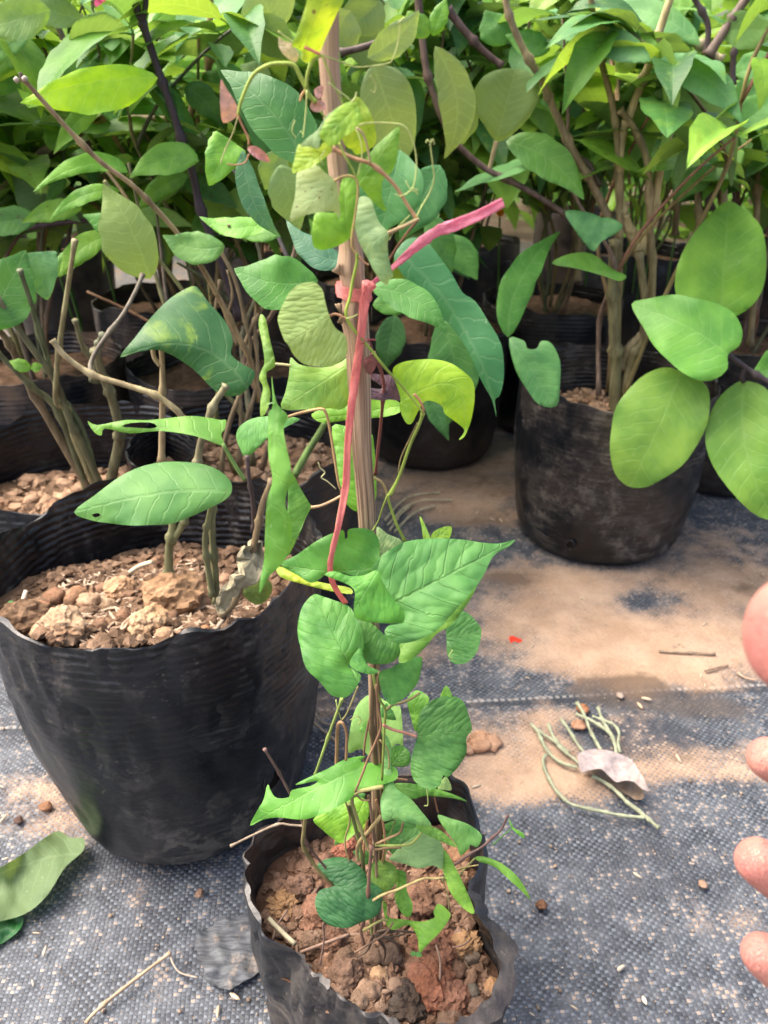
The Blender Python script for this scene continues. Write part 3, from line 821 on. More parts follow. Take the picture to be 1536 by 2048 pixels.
ACL = [(57, 1253, 46, (.19, .125, .08), 1.2), (133, 1280, 42, (.44, .32, .215), 1.3), (300, 1258, 38, (.46, .33, .21), 1.1), (348, 1196, 58, (.33, .215, .13), 1.15), (239, 1172, 31, (.43, .31, .205), 1), (202, 1168, 16, (.30, .20, .14), 1), (177, 1196, 23, (.42, .29, .20), 1),
       (210, 1204, 20, (.44, .32, .22), 1), (152, 1187, 22, (.31, .195, .125), 1.2), (109, 1190, 23, (.24, .15, .10), 1), (80, 1213, 22, (.34, .19, .12), 1.2), (140, 1244, 14, (.27, .16, .10), 1), (450, 1154, 18, (.40, .27, .19), 1), (385, 1275, 17, (.33, .22, .14), 1),
       (410, 1255, 13, (.42, .24, .14), 1), (330, 1275, 20, (.38, .27, .18), 1), (280, 1285, 14, (.40, .29, .2), 1), (90, 1275, 20, (.42, .31, .21), 1.4), (15, 1238, 14, (.36, .26, .19), 1), (360, 1150, 14, (.38, .25, .18), 1), (400, 1200, 22, (.25, .165, .11), 1), (250, 1235, 17, (.22, .14, .095), 1),
       (200, 1250, 15, (.25, .165, .115), 1), (500, 1170, 20, (.20, .12, .08), 1), (540, 1180, 22, (.16, .095, .065), 1), (345, 1240, 16, (.2, .13, .09), 1)]
for i, (px, py, r, c, st) in enumerate(ACL):
    p = PZ(px, py, 0.236)
    p = PZ(px, py, azf(p.x, p.y) + 0.006)
    rad = r * (p - CAM).length / FPX * 0.9
    p.z = azf(p.x, p.y) + rad * 0.42
    clod(A_, 'soil_clod', p, rad, i + 40.5, (*c, 1), 4 if r > 28 else 3, 0.82, st, 0.27, azf)
drain_hole(A_, 121, 1612, -0.18, 0.517, 0.112, 0.006)
drain_hole(A_, 540, 1556, -0.18, 0.517, 0.117, 0.009)
drain_hole(D_, 1143, 1088, 0.314, 0.99, 0.121, 0.006)
for i, (px, py, r) in enumerate([(152, 952, 15), (185, 935, 17), (205, 928, 15), (170, 975, 16), (225, 945, 14), (130, 985, 14), (60, 985, 16), (200, 965, 14), (90, 992, 12), (240, 960, 12)]):
    p = PZ(px, py, 0.200); rad = r * (p - CAM).length / FPX; p.z = bzf(p.x, p.y) + rad * 0.3
    clod(B_, 'soil_clod', p, rad, i + 80.5, (.42, .29, .20, 1), 2, 0.85)
for i, (px, py, r) in enumerate([(1190, 806, 13), (1225, 800, 12), (1160, 812, 11), (1250, 812, 12)]):
    p = PZ(px, py, 0.20); rad = r * (p - CAM).length / FPX; p.z = dzf(p.x, p.y) + rad * 0.3
    clod(D_, 'soil_clod', p, rad, i + 90.5, (.44, .30, .21, 1), 2, 0.85)

# ---------------------------------------------------------------- leaves
def pip(x, y, P):
    c = False
    n = len(P)
    j = n - 1
    for i in range(n):
        if ((P[i][1] > y) != (P[j][1] > y)) and (x < (P[j][0] - P[i][0]) * (y - P[i][1]) / (P[j][1] - P[i][1]) + P[i][0]):
            c = not c
        j = i
    return c

def outline_leaf(plant, pts, base, tip, Y, n=(0.0, 0.35), mid=None, fold=0.12, curl=0.15, und=0.004, col=(.08, .26, .05, 1), mat='vine_leaf', step=9.0, under=False, holes=(), spots=0.0, mottle=0.0, label=None, smooth=3, name='leaf', pucker=0.4, margin=1.0):
    """a leaf whose blade lies on its own tilted plane at distance Y, folded along the midrib, curled and rippled"""
    ring = [tuple(p) for p in cr(pts, smooth, True)]
    seed = RND.random() * 100
    coords = [Vector((p[0], p[1])) for p in ring]
    edges = [(i, (i + 1) % len(ring)) for i in range(len(ring))]
    hr = []
    for h in holes:
        h2 = [tuple(p) for p in cr(h, 2, True)]
        o = len(coords)
        coords += [Vector(p) for p in h2]
        edges += [(o + i, o + (i + 1) % len(h2)) for i in range(len(h2))]
        hr.append(h2)
    x0, x1 = min(p[0] for p in ring), max(p[0] for p in ring)
    y0, y1 = min(p[1] for p in ring), max(p[1] for p in ring)
    area = max((x1 - x0) * (y1 - y0), 1)
    st = max(3.2, min(step, math.sqrt(area / 330.0)))
    yy, row = y0 + st * 0.5, 0
    while yy < y1:
        xx = x0 + st * (0.5 if row % 2 else 0.0)
        while xx < x1:
            if pip(xx, yy, ring) and min((xx - q[0]) ** 2 + (yy - q[1]) ** 2 for q in ring) > (st * 0.45) ** 2:
                coords.append(Vector((xx, yy)))
            xx += st
        yy += st * 0.87
        row += 1
    ov, oe, of, *_ = delaunay_2d_cdt(coords, edges, [], 1, 1e-5)
    if hr:
        of = [f for f in of if not any(pip(sum(ov[i].x for i in f) / len(f), sum(ov[i].y for i in f) / len(f), h) for h in hr)]
    B = np.array(base, float); T = np.array(tip, float)
    mp = np.array(mid, float) if mid is not None else (B + T) / 2
    ctrl = 2 * mp - 0.5 * (B + T)
    ts = np.linspace(-0.25, 1.15, 57)
    curve = np.array([(1 - t) ** 2 * B + 2 * t * (1 - t) * ctrl + t * t * T for t in ts])
    tang = np.gradient(curve, axis=0)
    seg = np.hypot(*np.diff(curve, axis=0).T)
    i0 = int(np.argmin(abs(ts))); i1 = int(np.argmin(abs(ts - 1)))
    cum = np.concatenate([[0], np.cumsum(seg)])
    L = max(cum[i1] - cum[i0], 1e-6)
    arc = (cum - cum[i0]) / L
    P0 = PY(base[0], base[1], Y)
    toC = (CAM - P0).normalized()
    nn = (toC + Vector((1, 0, 0)) * n[0] + Vector((0, -0.25, 1)) * n[1]).normalized()
    scale = (P0 - CAM).length / FPX
    Lw = L * scale
    verts, uvs = [], []
    for c in ov:
        d2 = (curve[:, 0] - c.x) ** 2 + (curve[:, 1] - c.y) ** 2
        k = int(np.argmin(d2))
        tg = tang[k]
        sgn = math.copysign(1, tg[0] * (c.y - curve[k, 1]) - tg[1] * (c.x - curve[k, 0]))
        v = sgn * math.sqrt(d2[k]) / L
        u = float(arc[k])
        r = ray(c.x, c.y)
        den = r.dot(nn)
        if abs(den) < 0.18:
            den = -0.18
        t = (P0 - CAM).dot(nn) / den
        t = max(t, 0.05)
        rl = r.length
        disp = -fold * abs(v) * Lw + curl * (u - 0.35) ** 2 * Lw
        w = Vector((u * 2.6, v * 2.6, seed))
        disp += (noise.noise(w * 0.8) * 1.2 + noise.noise(w * 2.0) * 0.25) * und * 0.55 * (Lw / 0.05)
        dm = math.sqrt(min((c.x - q[0]) ** 2 + (c.y - q[1]) ** 2 for q in ring)) * scale
        disp += math.exp(-dm / 0.0022) * 0.0016 * (noise.noise(Vector((c.x * .02, c.y * .02, seed))) * 2.2 + 0.7) * min(1.0, Lw / 0.03) * margin
        verts.append(CAM + r * (t + disp / rl))
        uvs.append((u, v))
    # front of the blade towards the camera unless its underside shows
    faces = []
    for f in of:
        a, b, c = (ov[f[0]], ov[f[1]], ov[f[2]])
        cw = (b.x - a.x) * (c.y - a.y) - (b.y - a.y) * (c.x - a.x)
        q = tuple(f)
        front = cw < 0            # image y points down
        if front == under:
            q = tuple(reversed(q))
        faces.append(q)
    o = mk(name, verts, faces, M[mat], plant, uvs=uvs, color=col)
    o['spots'] = spots
    o['mottle'] = mottle
    o['pucker'] = pucker
    if label: o['label'] = label
    return o

def blade_pts(base, tip, w, mid=None, prof='oval', asym=0.0, n=9):
    """outline of an oval pointed blade round a curved midrib, as image points"""
    B = np.array(base, float); T = np.array(tip, float)
    mp = np.array(mid, float) if mid is not None else (B + T) / 2
    ctrl = 2 * mp - 0.5 * (B + T)
    L, R = [], []
    for i in range(n + 1):
        t = i / n
        p = (1 - t) ** 2 * B + 2 * t * (1 - t) * ctrl + t * t * T
        d = 2 * (1 - t) * (ctrl - B) + 2 * t * (T - ctrl)
        d = d / max(1e-6, np.hypot(*d))
        nr = np.array([-d[1], d[0]])
        if prof == 'oval':
            k = math.sin(math.pi * t ** 0.82) ** 0.80 * (1 - 0.45 * max(0, t - 0.72) / 0.28)
        elif prof == 'heart':
            k = math.sin(math.pi * min(1, 0.13 + 0.87 * t) ** 0.62) ** 0.75
        else:
            k = math.sin(math.pi * t ** 0.9) ** 0.9
        rg = 1 + 0.05 * math.sin(t * 23 + base[0])
        L.append(p + nr * w * 0.5 * k * (1 + asym) * rg)
        R.append(p - nr * w * 0.5 * k * (1 - asym) * rg)
    return [tuple(q) for q in L] + [tuple(q) for q in R[::-1][1:-1]]

def bl(plant, base, tip, w, Y, col, mid=None, prof='oval', asym=0.0, **k):
    if k.get('mat', 'broad_leaf') == 'broad_leaf':
        col = (col[0] * 1.2, col[1] * 1.14, col[2], 1)
    k.setdefault('mat', 'broad_leaf')
    k.setdefault('step', 16)
    return outline_leaf(plant, blade_pts(base, tip, w, mid, prof, asym), base, tip, Y, mid=mid, col=col, smooth=2, **k)

def stem_px(plant, pts, r_px, col, Y=None, name='stem', taper=(1.0, 0.8), nodes=0, sub=6, ns=7, label=None):
    """a stem through image points lifted to world distance Y (one number, or one per point)"""
    n = len(pts)
    Ys = Y if isinstance(Y, (list, tuple)) else [Y] * n
    P = [PY(p[0], p[1], y) for p, y in zip(pts, Ys)]
    C_ = [Vector(q) for q in cr(P, sub)]
    m = len(C_)
    rad = []
    for i, q in enumerate(C_):
        f = i / (m - 1)
        rr = r_px * (q - CAM).length / FPX * (taper[0] + (taper[1] - taper[0]) * f)
        if nodes:
            s = (f * nodes) % 1.0
            rr *= 1 + 0.55 * math.exp(-((min(s, 1 - s)) / 0.07) ** 2)
        rad.append(rr * (1 + 0.08 * noise.noise(q * 90)))
    v, f = tube_geo(C_, rad, ns)
    o = mk(name, v, f, M['stem'], plant, color=col)
    if label: o['label'] = label
    return o

# ---- leaves for the shrubs that fill the rows: a dozen blades that differ in bend, fold and outline
def lib_leaf(seed, ratio, droop, fold, under_twist=0.0, heart=False):
    rr = random.Random(seed)
    nu, nv = 12, 4
    verts, uvs, faces = [], [], []
    idx = {}
    for i in range(nu + 1):
        u = i / nu
        if heart:
            k = math.sin(math.pi * min(1, 0.13 + 0.87 * u) ** 0.62) ** 0.75
        else:
            k = math.sin(math.pi * u ** 0.82) ** 0.80 * (1 - 0.45 * max(0, u - 0.72) / 0.28)
        hw = max(0.004, ratio * 0.5 * k * (1 + 0.05 * math.sin(u * 21 + seed)))
        ang = droop * (u - 0.1) 
        # bend along a circle-like arc
        s = u
        x = s * math.cos(ang * 0.55)
        z = -s * math.sin(ang * 0.55) * abs(1)
        for j in range(-nv, nv + 1):
            v = j / nv
            zz = z + abs(v) * hw * fold * math.cos(ang * 0.5) + 0.022 * noise.noise(Vector((u * 3 + seed, v * 2, seed))) + 0.006 * math.sin(u * 26 + abs(v) * -6) * abs(v)
            yy = v * hw * math.cos(math.atan(abs(fold)) * 0.6)
            idx[(i, j)] = len(verts)
            verts.append((x + 0.12, yy, zz + 0.12 * 0.25))
            uvs.append((u, v * hw))
    for i in range(nu):
        for j in range(-nv, nv):
            faces.append((idx[(i, j)], idx[(i + 1, j)], idx[(i + 1, j + 1)], idx[(i, j + 1)]))
    # leaf stalk
    tv, tf = tube_geo([(0, 0, 0), (0.06, 0, 0.02), (0.13, 0, 0.03)], [0.012, 0.010, 0.008], 5, False)
    o = len(verts)
    verts += [tuple(q) for q in tv]
    uvs += [(0.5, 0.0)] * len(tv)
    faces += [tuple(q + o for q in f) for f in tf]
    me = bpy.data.meshes.new('broad_leaf_blade')
    me.from_pydata(verts, [], faces)
    me.materials.append(M['broad_leaf'])
    ul = me.uv_layers.new(name='UVMap')
    ix = np.empty(len(me.loops), dtype=np.int32)
    me.loops.foreach_get('vertex_index', ix)
    ul.data.foreach_set('uv', np.asarray(uvs, dtype=np.float32)[ix].ravel())
    me.polygons.foreach_set('use_smooth', [True] * len(me.polygons))
    me.update()
    return me
LIB = [lib_leaf(i, RND.uniform(0.40, 0.62), RND.uniform(0.2, 1.7), RND.uniform(-0.1, 0.55)) for i in range(12)] + [lib_leaf(40 + i, RND.uniform(0.62, 0.85), RND.uniform(0.3, 1.3), RND.uniform(0.0, 0.5), heart=True) for i in range(4)]

GREENS = [((.080, .220, .034), 4), ((.115, .275, .040), 4), ((.165, .350, .045), 4), ((.060, .185, .050), 3), ((.090, .245, .090), 2), ((.215, .390, .050), 2), ((.040, .130, .036), 2)]
GP = [g for g, w in GREENS for _ in range(w)]

def clear_of_view(p, size):
    """leaves of the filling shrubs keep off the open sand, the near bags and the walking gap in front"""
    q = project(p)
    if q is None or p.y < 0.70:
        return False
    px, py, z = q
    if py < -110 or px < -420 or px > 1960:
        return False
    if py > 610 and -100 < px < 1640:
        return False
    if py > 540 and p.y < 1.15 and (px < 720 or px > 1000):
        return False
    if p.y < 0.95 and py > 400:
        return False
    if px > 1000 and py > 440 and p.y < 1.5:
        return False
    return True

def shrub(label, bagroot, zf_, hgt, nst, nlv, seed, llen=(0.10, 0.16), spread=0.16, cat='shrub', group=None, tint=1.0, start=0.35, stemcol=(.16, .115, .075, 1), existing=None, lean=(0, 0)):
    rr = random.Random(seed)
    bx, by = bagroot.location.x, bagroot.location.y
    root = existing or empty('potted_shrub', (bx, by, zf_(bx, by)), label, cat, group)
    base = org(root)
    segs = []
    for s in range(nst):
        a = 2 * math.pi * (s + rr.random()) / nst
        x0, y0 = bx + math.cos(a) * 0.025 * rr.random(), by + math.sin(a) * 0.025 * rr.random()
        pts = [Vector((x0, y0, base.z - 0.01))]
        h = hgt * rr.uniform(0.75, 1.1)
        sx, sy = math.cos(a) * spread * rr.uniform(.5, 1.2) + lean[0], math.sin(a) * spread * rr.uniform(.5, 1.2) + lean[1]
        for k in range(1, 6):
            f = k / 5
            pts.append(Vector((x0 + sx * f ** 1.4 + rr.gauss(0, .012), y0 + sy * f ** 1.4 + rr.gauss(0, .012), base.z + h * f)))
        C_ = [Vector(q) for q in cr(pts, 5)]
        rad = [0.0034 * (1 - 0.62 * i / len(C_)) * (1 + 0.35 * (1 if i % 5 == 0 else 0)) for i in range(len(C_))]
        v, f = tube_geo(C_, rad, 6)
        mk('stem', v, f, M['stem'], root, color=(*[c * rr.uniform(.7, 1.2) for c in stemcol[:3]], 1))
        segs.append(C_)
        for b in range(2):
            i = rr.randint(len(C_) // 3, len(C_) - 6)
            a2 = rr.uniform(0, 6.28)
            q0 = C_[i]
            l = h * rr.uniform(.25, .45)
            q = [q0, q0 + Vector((math.cos(a2) * .03, math.sin(a2) * .03, l * .35)), q0 + Vector((math.cos(a2) * .085, math.sin(a2) * .085, l * .75)), q0 + Vector((math.cos(a2) * .13, math.sin(a2) * .13, l))]
            D2 = [Vector(p) for p in cr(q, 4)]
            v, f = tube_geo(D2, [0.0024 * (1 - .5 * k / len(D2)) for k in range(len(D2))], 5)
            mk('branch', v, f, M['stem'], root, color=(*[c * rr.uniform(.5, 1.1) for c in stemcol[:3]], 1))
            segs.append(D2)
    ends = [c for c in segs for _ in (0, 1)]
    made = tries = 0
    while made < nlv and tries < nlv * 7:
        tries += 1
        C_ = ends[tries - 1] if tries <= len(ends) else rr.choice(segs)
        f = 1.0 if tries <= len(ends) else start + (1 - start) * rr.random() ** 0.85
        i = min(len(C_) - 1, int(f * len(C_)))
        p = C_[i]
        L = rr.uniform(*llen) * (1.05 - 0.25 * f) * (0.62 if rr.random() < .3 else 1.0)
        az = rr.uniform(0, 6.283)
        el = rr.gauss(0.02, 0.38)
        d = Vector((math.cos(az) * math.cos(el), math.sin(az) * math.cos(el), math.sin(el)))
        if not clear_of_view(p + d * L * 0.6 + Vector((0, 0, -0.02)), L) or not clear_of_view(p + d * L * 1.05 + Vector((0, 0, -0.05)), L):
            continue
        up = Vector((rr.gauss(0, .28), rr.gauss(0, .28), 1))
        y_ = up.cross(d).normalized()
        z_ = d.cross(y_).normalized()
        o = bpy.data.objects.new('leaf', rr.choice(LIB[:12] if rr.random() < 0.85 else LIB[12:]))
        COL.objects.link(o)
        o.parent = root
        m = Matrix((d, y_, z_)).transposed().to_4x4()
        wd = rr.uniform(.85, 1.15)
        m = Matrix.Translation(p - base) @ m @ Matrix.Diagonal((L, L * wd, L, 1))
        o.matrix_basis = m
        g = rr.choice(GP)
        k = rr.uniform(.9, 1.25) * tint
        o.color = (g[0] * k, g[1] * k, g[2] * k, 1)
        o['spots'] = rr.choice((0, 0, 0, .5, .8))
        o['mottle'] = rr.choice((0, 0, .3, .6))
        o['pucker'] = .4
        made += 1
    return root

# ---------------------------------------------------------------- shrubs in the rows behind
plA = empty('potted_shrub', (-0.18, 0.517, 0.226), 'shrub in the large left bag with a few big leaves on short grey stems', 'shrub')
plB = empty('potted_shrub', (-0.325, 0.735, 0.195), 'grey stemmed pruned shrub in the ringed bag at the left edge', 'shrub')
plC = empty('potted_shrub', (-0.155, 0.795, 0.20), 'shrub behind the large bag with a thin bare twig arching up to the left', 'shrub')
plD = empty('potted_shrub', (0.30, 0.99, 0.222), 'shrub in the bag on the sand with pale knobbly forked stems', 'shrub')
plJ = empty('potted_shrub', (0.575, 1.185, 0.21), 'shrub at the right edge with large hanging rounded bright leaves', 'shrub')
plE = empty('potted_shrub', (0.085, 1.28, 0.215), 'shrub behind the stake with long drooping blue green leaves', 'shrub')
plG = empty('potted_shrub', (-0.235, 1.06, 0.205), 'shrub at upper left with bright serrated leaves and dark branches', 'shrub')
shrub(None, G_, gzf, 0.46, 8, 290, 101, existing=plG, start=.2, llen=(.075, .145), lean=(-0.02, -0.03))
shrub(None, E_, ezf, 0.48, 6, 290, 102, existing=plE, llen=(.08, .15), tint=0.95, start=.25)
shrub(None, D_, dzf, 0.46, 3, 90, 103, existing=plD, llen=(.09, .14), start=.6, stemcol=(.24, .17, .10, 1))
shrub(None, J_, jzf, 0.46, 5, 170, 104, existing=plJ, llen=(.075, .145), start=.35)
shrub(None, C_, czf, 0.30, 4, 16, 105, existing=plC, llen=(.08, .12), start=.6, spread=.10)
shrub('leafy shrub in the mud-browned bag at far left, second row', F_, fzf, 0.46, 8, 290, 106, start=.2, llen=(.075, .145))
shrub('dense shrub deep in the middle rows behind the stake', K_, kzf, 0.52, 7, 295, 107, llen=(.08, .15), tint=.95, start=.2)
shrub('shrub straight behind the one with forked stems', I_, izf, 0.50, 7, 295, 108, llen=(.075, .145), start=.35)
shrub('shrub in the back row on the right with thin upright sticks', H_, hzf, 0.56, 7, 270, 109, llen=(.08, .15), start=.3)
shrub('leafy shrub in the third row on the left', L_, lzf, 0.50, 8, 295, 110, llen=(.08, .15), start=.25)
for i, (x, y) in enumerate([(-0.85, 1.35), (-0.80, 1.95), (-0.28, 1.98), (0.22, 2.05), (0.98, 1.55), (1.05, 2.15), (-1.2, 2.4), (-0.5, 2.5), (0.05, 2.6), (0.6, 2.55), (0.86, 1.15)]):
    rt, zz = bag(x, y, 0.126, 0.107, 0.24, 'black nursery bag lost in the dark rows behind the leaves', 50 + i, 0.21, group='nursery bags in the far rows', dust=0.5, mud=0.3, segs=48)
    shrub('leafy potted shrub merging into the far rows of foliage', rt, zz, 0.52 + 0.10 * max(0, y - 1.5), 6, 290, 200 + i, llen=(.085, .155), group='shrubs in the far rows', start=.22)

# far mass of foliage closing the nursery
rr = random.Random(77)
mb = MB()
for i in range(5200):
    x, y = rr.uniform(-4.2, 4.2), rr.uniform(3.0, 5.2)
    z = rr.uniform(0.05, 1.05) + 0.2 * noise.noise(Vector((x * 1.3, y, 0)))
    L = rr.uniform(.12, .2)
    az, el = rr.uniform(0, 6.28), rr.gauss(0, .5)
    d = Vector((math.cos(az) * math.cos(el), math.sin(az) * math.cos(el), math.sin(el)))
    yv = Vector((rr.gauss(0, .3), rr.gauss(0, .3), 1)).cross(d).normalized()
    zv = d.cross(yv)
    o = Vector((x, y, z))
    w = L * rr.uniform(.42, .6)
    P = [o, o + d * L * .3 + yv * w * .45 + zv * w * .1, o + d * L * .3 - yv * w * .45 + zv * w * .1, o + d * L * .68 + yv * w * .38 + zv * (w * .05 - L * .05), o + d * L * .68 - yv * w * .38 + zv * (w * .05 - L * .05), o + d * L - zv * L * .2, o + d * L * .35, o + d * L * .68 - zv * L * .06]
    mb.add(P, [(0, 6, 1), (0, 2, 6), (6, 7, 3, 1), (6, 2, 4, 7), (7, 5, 3), (7, 4, 5)], [(0, 0), (.3, .2), (.3, -.2), (.68, .17), (.68, -.17), (1, 0), (.35, 0), (.68, 0)])
tag(mb.build('background_foliage', M['broad_leaf'], color=(.11, .27, .045, 1)), kind='stuff')

# ---- bright flowers glimpsed between the stems
def flower(px, py, Y, r_px, col, label, n=7):
    c = PY(px, py, Y)
    r = r_px * (c - CAM).length / FPX
    root = empty('flower', c, label, 'flower')
    for k in range(n):
        a = 2 * math.pi * k / n + px
        d = Vector((math.cos(a), -0.35, math.sin(a) * 0.8)).normalized()
        s = Vector((-math.sin(a), 0, math.cos(a)))
        q = [c, c + d * r * .5 + s * r * .38, c + d * r + s * r * .22, c + d * r * 1.06, c + d * r - s * r * .22, c + d * r * .5 - s * r * .38]
        q = [p + Vector((0, -0.15 * r * (i in (1, 2, 4, 5)), 0)) for i, p in enumerate(q)]
        mk('petal', q, [(0, 1, 2, 3, 4, 5)], M['petal'], root, color=(*col, 1))
    v, f = blob(r * .3, px, 1, .2, 1)
    mk('flower_centre', [w + c + Vector((0, -r * .2, 0)) for w in v], f, M['petal'], root, color=(col[0] * .7, col[1] * .6, col[2] * .5, 1))
    st = [c + Vector((0, .004, 0)), c + Vector((.01, .03, -.12)), c + Vector((.02, .05, -.30))]
    v, f = tube_geo([Vector(p) for p in cr(st, 4)], [.002] * 9, 5)
    mk('stem', v, f, M['stem'], root, color=(.06, .14, .03, 1))
OR, YE, MA, PI_ = (.85, .33, .02), (.80, .62, .03), (.48, .04, .24), (.80, .14, .28)
flower(303, 231, 1.30, 13, OR, 'orange flower between branches at upper left')
flower(322, 229, 1.32, 9, OR, 'smaller orange bloom just right of the orange flower at upper left')
flower(115, 211, 1.28, 8, OR, 'tiny orange flower below the bright serrated leaf')
flower(12, 242, 1.25, 20, YE, 'yellow bloom at the left edge')
flower(38, 270, 1.28, 17, YE, 'yellow flower just inside the left edge, below another')
flower(48, 315, 1.28, 14, YE, 'yellow green flower low at the left edge')
flower(214, 9, 1.5, 18, PI_, 'pink flower at the top edge on the left')
flower(1308, 275, 1.6, 12, MA, 'magenta flower highest between the right-hand stems')
flower(1316, 310, 1.6, 13, MA, 'magenta bloom below the highest magenta one on the right')
flower(1278, 337, 1.6, 9, MA, 'small magenta flower lowest left between the right-hand stems')
flower(1383, 285, 1.55, 12, OR, 'orange flower right of the magenta flowers')
flower(1325, 334, 1.55, 11, OR, 'orange flower behind the pale forked stem on the right')
flower(1196, 320, 1.5, 7, OR, 'small upright orange flower left of the pale stems')
flower(1000, 425, 1.45, 8, OR, 'faint orange flower behind the end of the pink tape')

# ---- plant A
GS = (.155, .145, .085, 1)
stem_px(plA, [(337, 1148), (338, 1100), (345, 1050), (336, 1010)], 9, GS, .50, nodes=2)
stem_px(plA, [(342, 1082), (362, 1055), (372, 1030), (368, 990)], 8, GS, .50, nodes=2)
stem_px(plA, [(425, 1190), (415, 1130), (410, 1080), (416, 1040), (425, 1000)], 6.5, GS, .455, nodes=3)
stem_px(plA, [(434, 1205), (430, 1140), (424, 1060), (428, 1000), (440, 950)], 7.5, GS, .46, nodes=3)
stem_px(plA, [(444, 1230), (470, 1200), (500, 1120), (515, 1060), (525, 1010), (545, 960)], 8, (.19, .13, .085, 1), .425, nodes=3)
stem_px(plA, [(508, 1060), (505, 1000), (497, 950), (494, 912)], 5, (.075, .05, .055, 1), [.43, .425, .42, .42], nodes=2)
stem_px(plA, [(490, 960), (470, 930), (446, 888)], 4.5, (.12, .19, .06, 1), .43, name='petiole')
stem_px(plA, [(395, 925), (402, 885), (425, 815), (440, 790), (452, 772)], 8, (.20, .17, .115, 1), .52, nodes=2)
stem_px(plA, [(104, 680), (130, 712), (182, 748), (250, 770), (310, 790), (352, 820), (366, 838)], 6, (.31, .235, .15, 1), .56, nodes=3, taper=(.8, 1.1))
stem_px(plA, [(182, 748), (182, 725), (200, 690), (245, 630), (270, 585), (285, 550)], 4.5, (.12, .095, .08, 1), [.56, .57, .58, .60, .62, .64], nodes=2)
stem_px(plA, [(323, 925), (324, 850), (325, 780), (324, 725), (322, 690)], 6, (.27, .19, .125, 1), .565, nodes=2, taper=(1.1, .8))
stem_px(plA, [(321, 732), (309, 715), (305, 695)], 5, (.25, .18, .12, 1), .565)
bl_dark = outline_leaf(plA, [(240, 714), (270, 675), (300, 637), (340, 597), (385, 572), (402, 584), (415, 602), (450, 642), (466, 682), (462, 708), (485, 728), (507, 740), (508, 757), (487, 785), (463, 793), (430, 782), (385, 737), (325, 702), (280, 703)], (487, 765), (240, 714), .53, n=(0.1, .5), mid=(380, 690), fold=-.35, curl=.2, col=(.040, .140, .050, 1), mat='broad_leaf', step=11, mottle=.75, label='large dark green leaf mottled with yellow')
outline_leaf(plA, [(175, 842), (195, 850), (250, 840), (300, 840), (375, 832), (415, 835), (440, 840), (452, 840), (450, 857), (442, 870), (447, 892), (390, 872), (320, 862), (260, 867), (210, 857), (203, 871), (188, 864)], (447, 888), (175, 842), .455, n=(0, .95), mid=(320, 855), fold=-.3, curl=.05, und=.006, col=(.11, .285, .045, 1), mat='broad_leaf', step=7, holes=[[(243, 853), (262, 846), (300, 845), (314, 853), (300, 857), (265, 855)]], label='narrow bright leaf seen edge on, eaten through')
outline_leaf(plA, [(148, 1024), (190, 990), (250, 947), (310, 926), (375, 924), (425, 934), (457, 957), (464, 980), (450, 1000), (400, 1025), (345, 1047), (300, 1050), (260, 1051), (215, 1046), (180, 1040)], (464, 985), (148, 1024), .44, n=(0, .75), mid=(330, 985), fold=-.12, curl=.2, col=(.105, .285, .085, 1), mat='broad_leaf', step=11, holes=[[(184, 1029), (196, 1026), (201, 1031), (190, 1035)]], label='large pale oval leaf over the soil of the large bag')
outline_leaf(plA, [(472, 872), (480, 852), (505, 837), (545, 832), (600, 837), (570, 855), (540, 872), (495, 914), (480, 897)], (495, 914), (600, 836), .42, n=(-.2, .6), fold=.1, col=(.095, .285, .075, 1), mat='broad_leaf', step=8)
outline_leaf(plA, [(490, 1195), (487, 1178), (505, 1160), (530, 1155), (545, 1172), (538, 1195), (515, 1210)], (495, 1160), (520, 1208), .435, n=(.1, .3), col=(.10, .16, .03, 1), mat='broad_leaf', step=6, spots=.6)
# a dry leaf rolled round the stems
dl = outline_leaf(plA, [(442, 1215), (450, 1180), (465, 1150), (470, 1110), (485, 1085), (510, 1083), (525, 1098), (522, 1130), (505, 1160), (490, 1185), (470, 1205), (455, 1225)], (505, 1085), (446, 1218), .418, n=(.2, .1), fold=-.9, und=.03, col=(.27, .24, .15, 1), mat='dry', step=5, label='dry crumpled leaf wrapped round a stem')
for v in dl.data.vertices:
    q = Vector(v.co)
    v.co = q + noise.noise_vector(q * 75) * 0.0075 + noise.noise_vector(q * 190) * 0.0035
dl.data.polygons.foreach_set('use_smooth', [False] * len(dl.data.polygons))

# ---- plant B
for pts, r, c in [([(212, 995), (170, 900), (140, 840), (110, 760), (60, 690), (-10, 590)], 9, (.13, .12, .075, 1)), ([(212, 1000), (235, 900), (238, 860), (225, 800), (205, 750), (190, 700)], 12, (.155, .135, .085, 1)), ([(200, 995), (150, 880), (135, 820), (112, 800), (118, 700), (135, 580), (150, 480)], 7, (.24, .20, .12, 1)),
                  ([(190, 1000), (70, 790), (20, 690), (-20, 640)], 9, (.16, .11, .075, 1)), ([(205, 1000), (165, 860), (120, 790), (90, 700), (60, 600), (40, 540)], 7, (.11, .12, .07, 1)), ([(180, 1000), (120, 830), (60, 770), (-10, 700)], 8, (.12, .115, .07, 1)), ([(190, 760), (195, 700), (205, 670)], 9, (.16, .16, .12, 1)), ([(225, 790), (215, 760), (170, 700), (150, 640)], 7, (.15, .13, .08, 1))]:
    stem_px(plB, pts, r * .78, c, [.735 - .012 * i for i in range(len(pts))], nodes=3, taper=(1.1, .75))
bl(plB, (-30, 660), (52, 500), 130, .66, (.05, .17, .045, 1), n=(.2, .3))
bl(plB, (70, 500), (95, 600), 80, .72, (.075, .22, .095, 1), n=(0, .3), prof='heart')
bl(plB, (62, 738), (18, 722), 26, .68, (.11, .28, .04, 1)); bl(plB, (62, 738), (85, 730), 20, .68, (.11, .28, .04, 1))
bl(plB, (150, 500), (110, 555), 40, .80, (.10, .27, .05, 1))

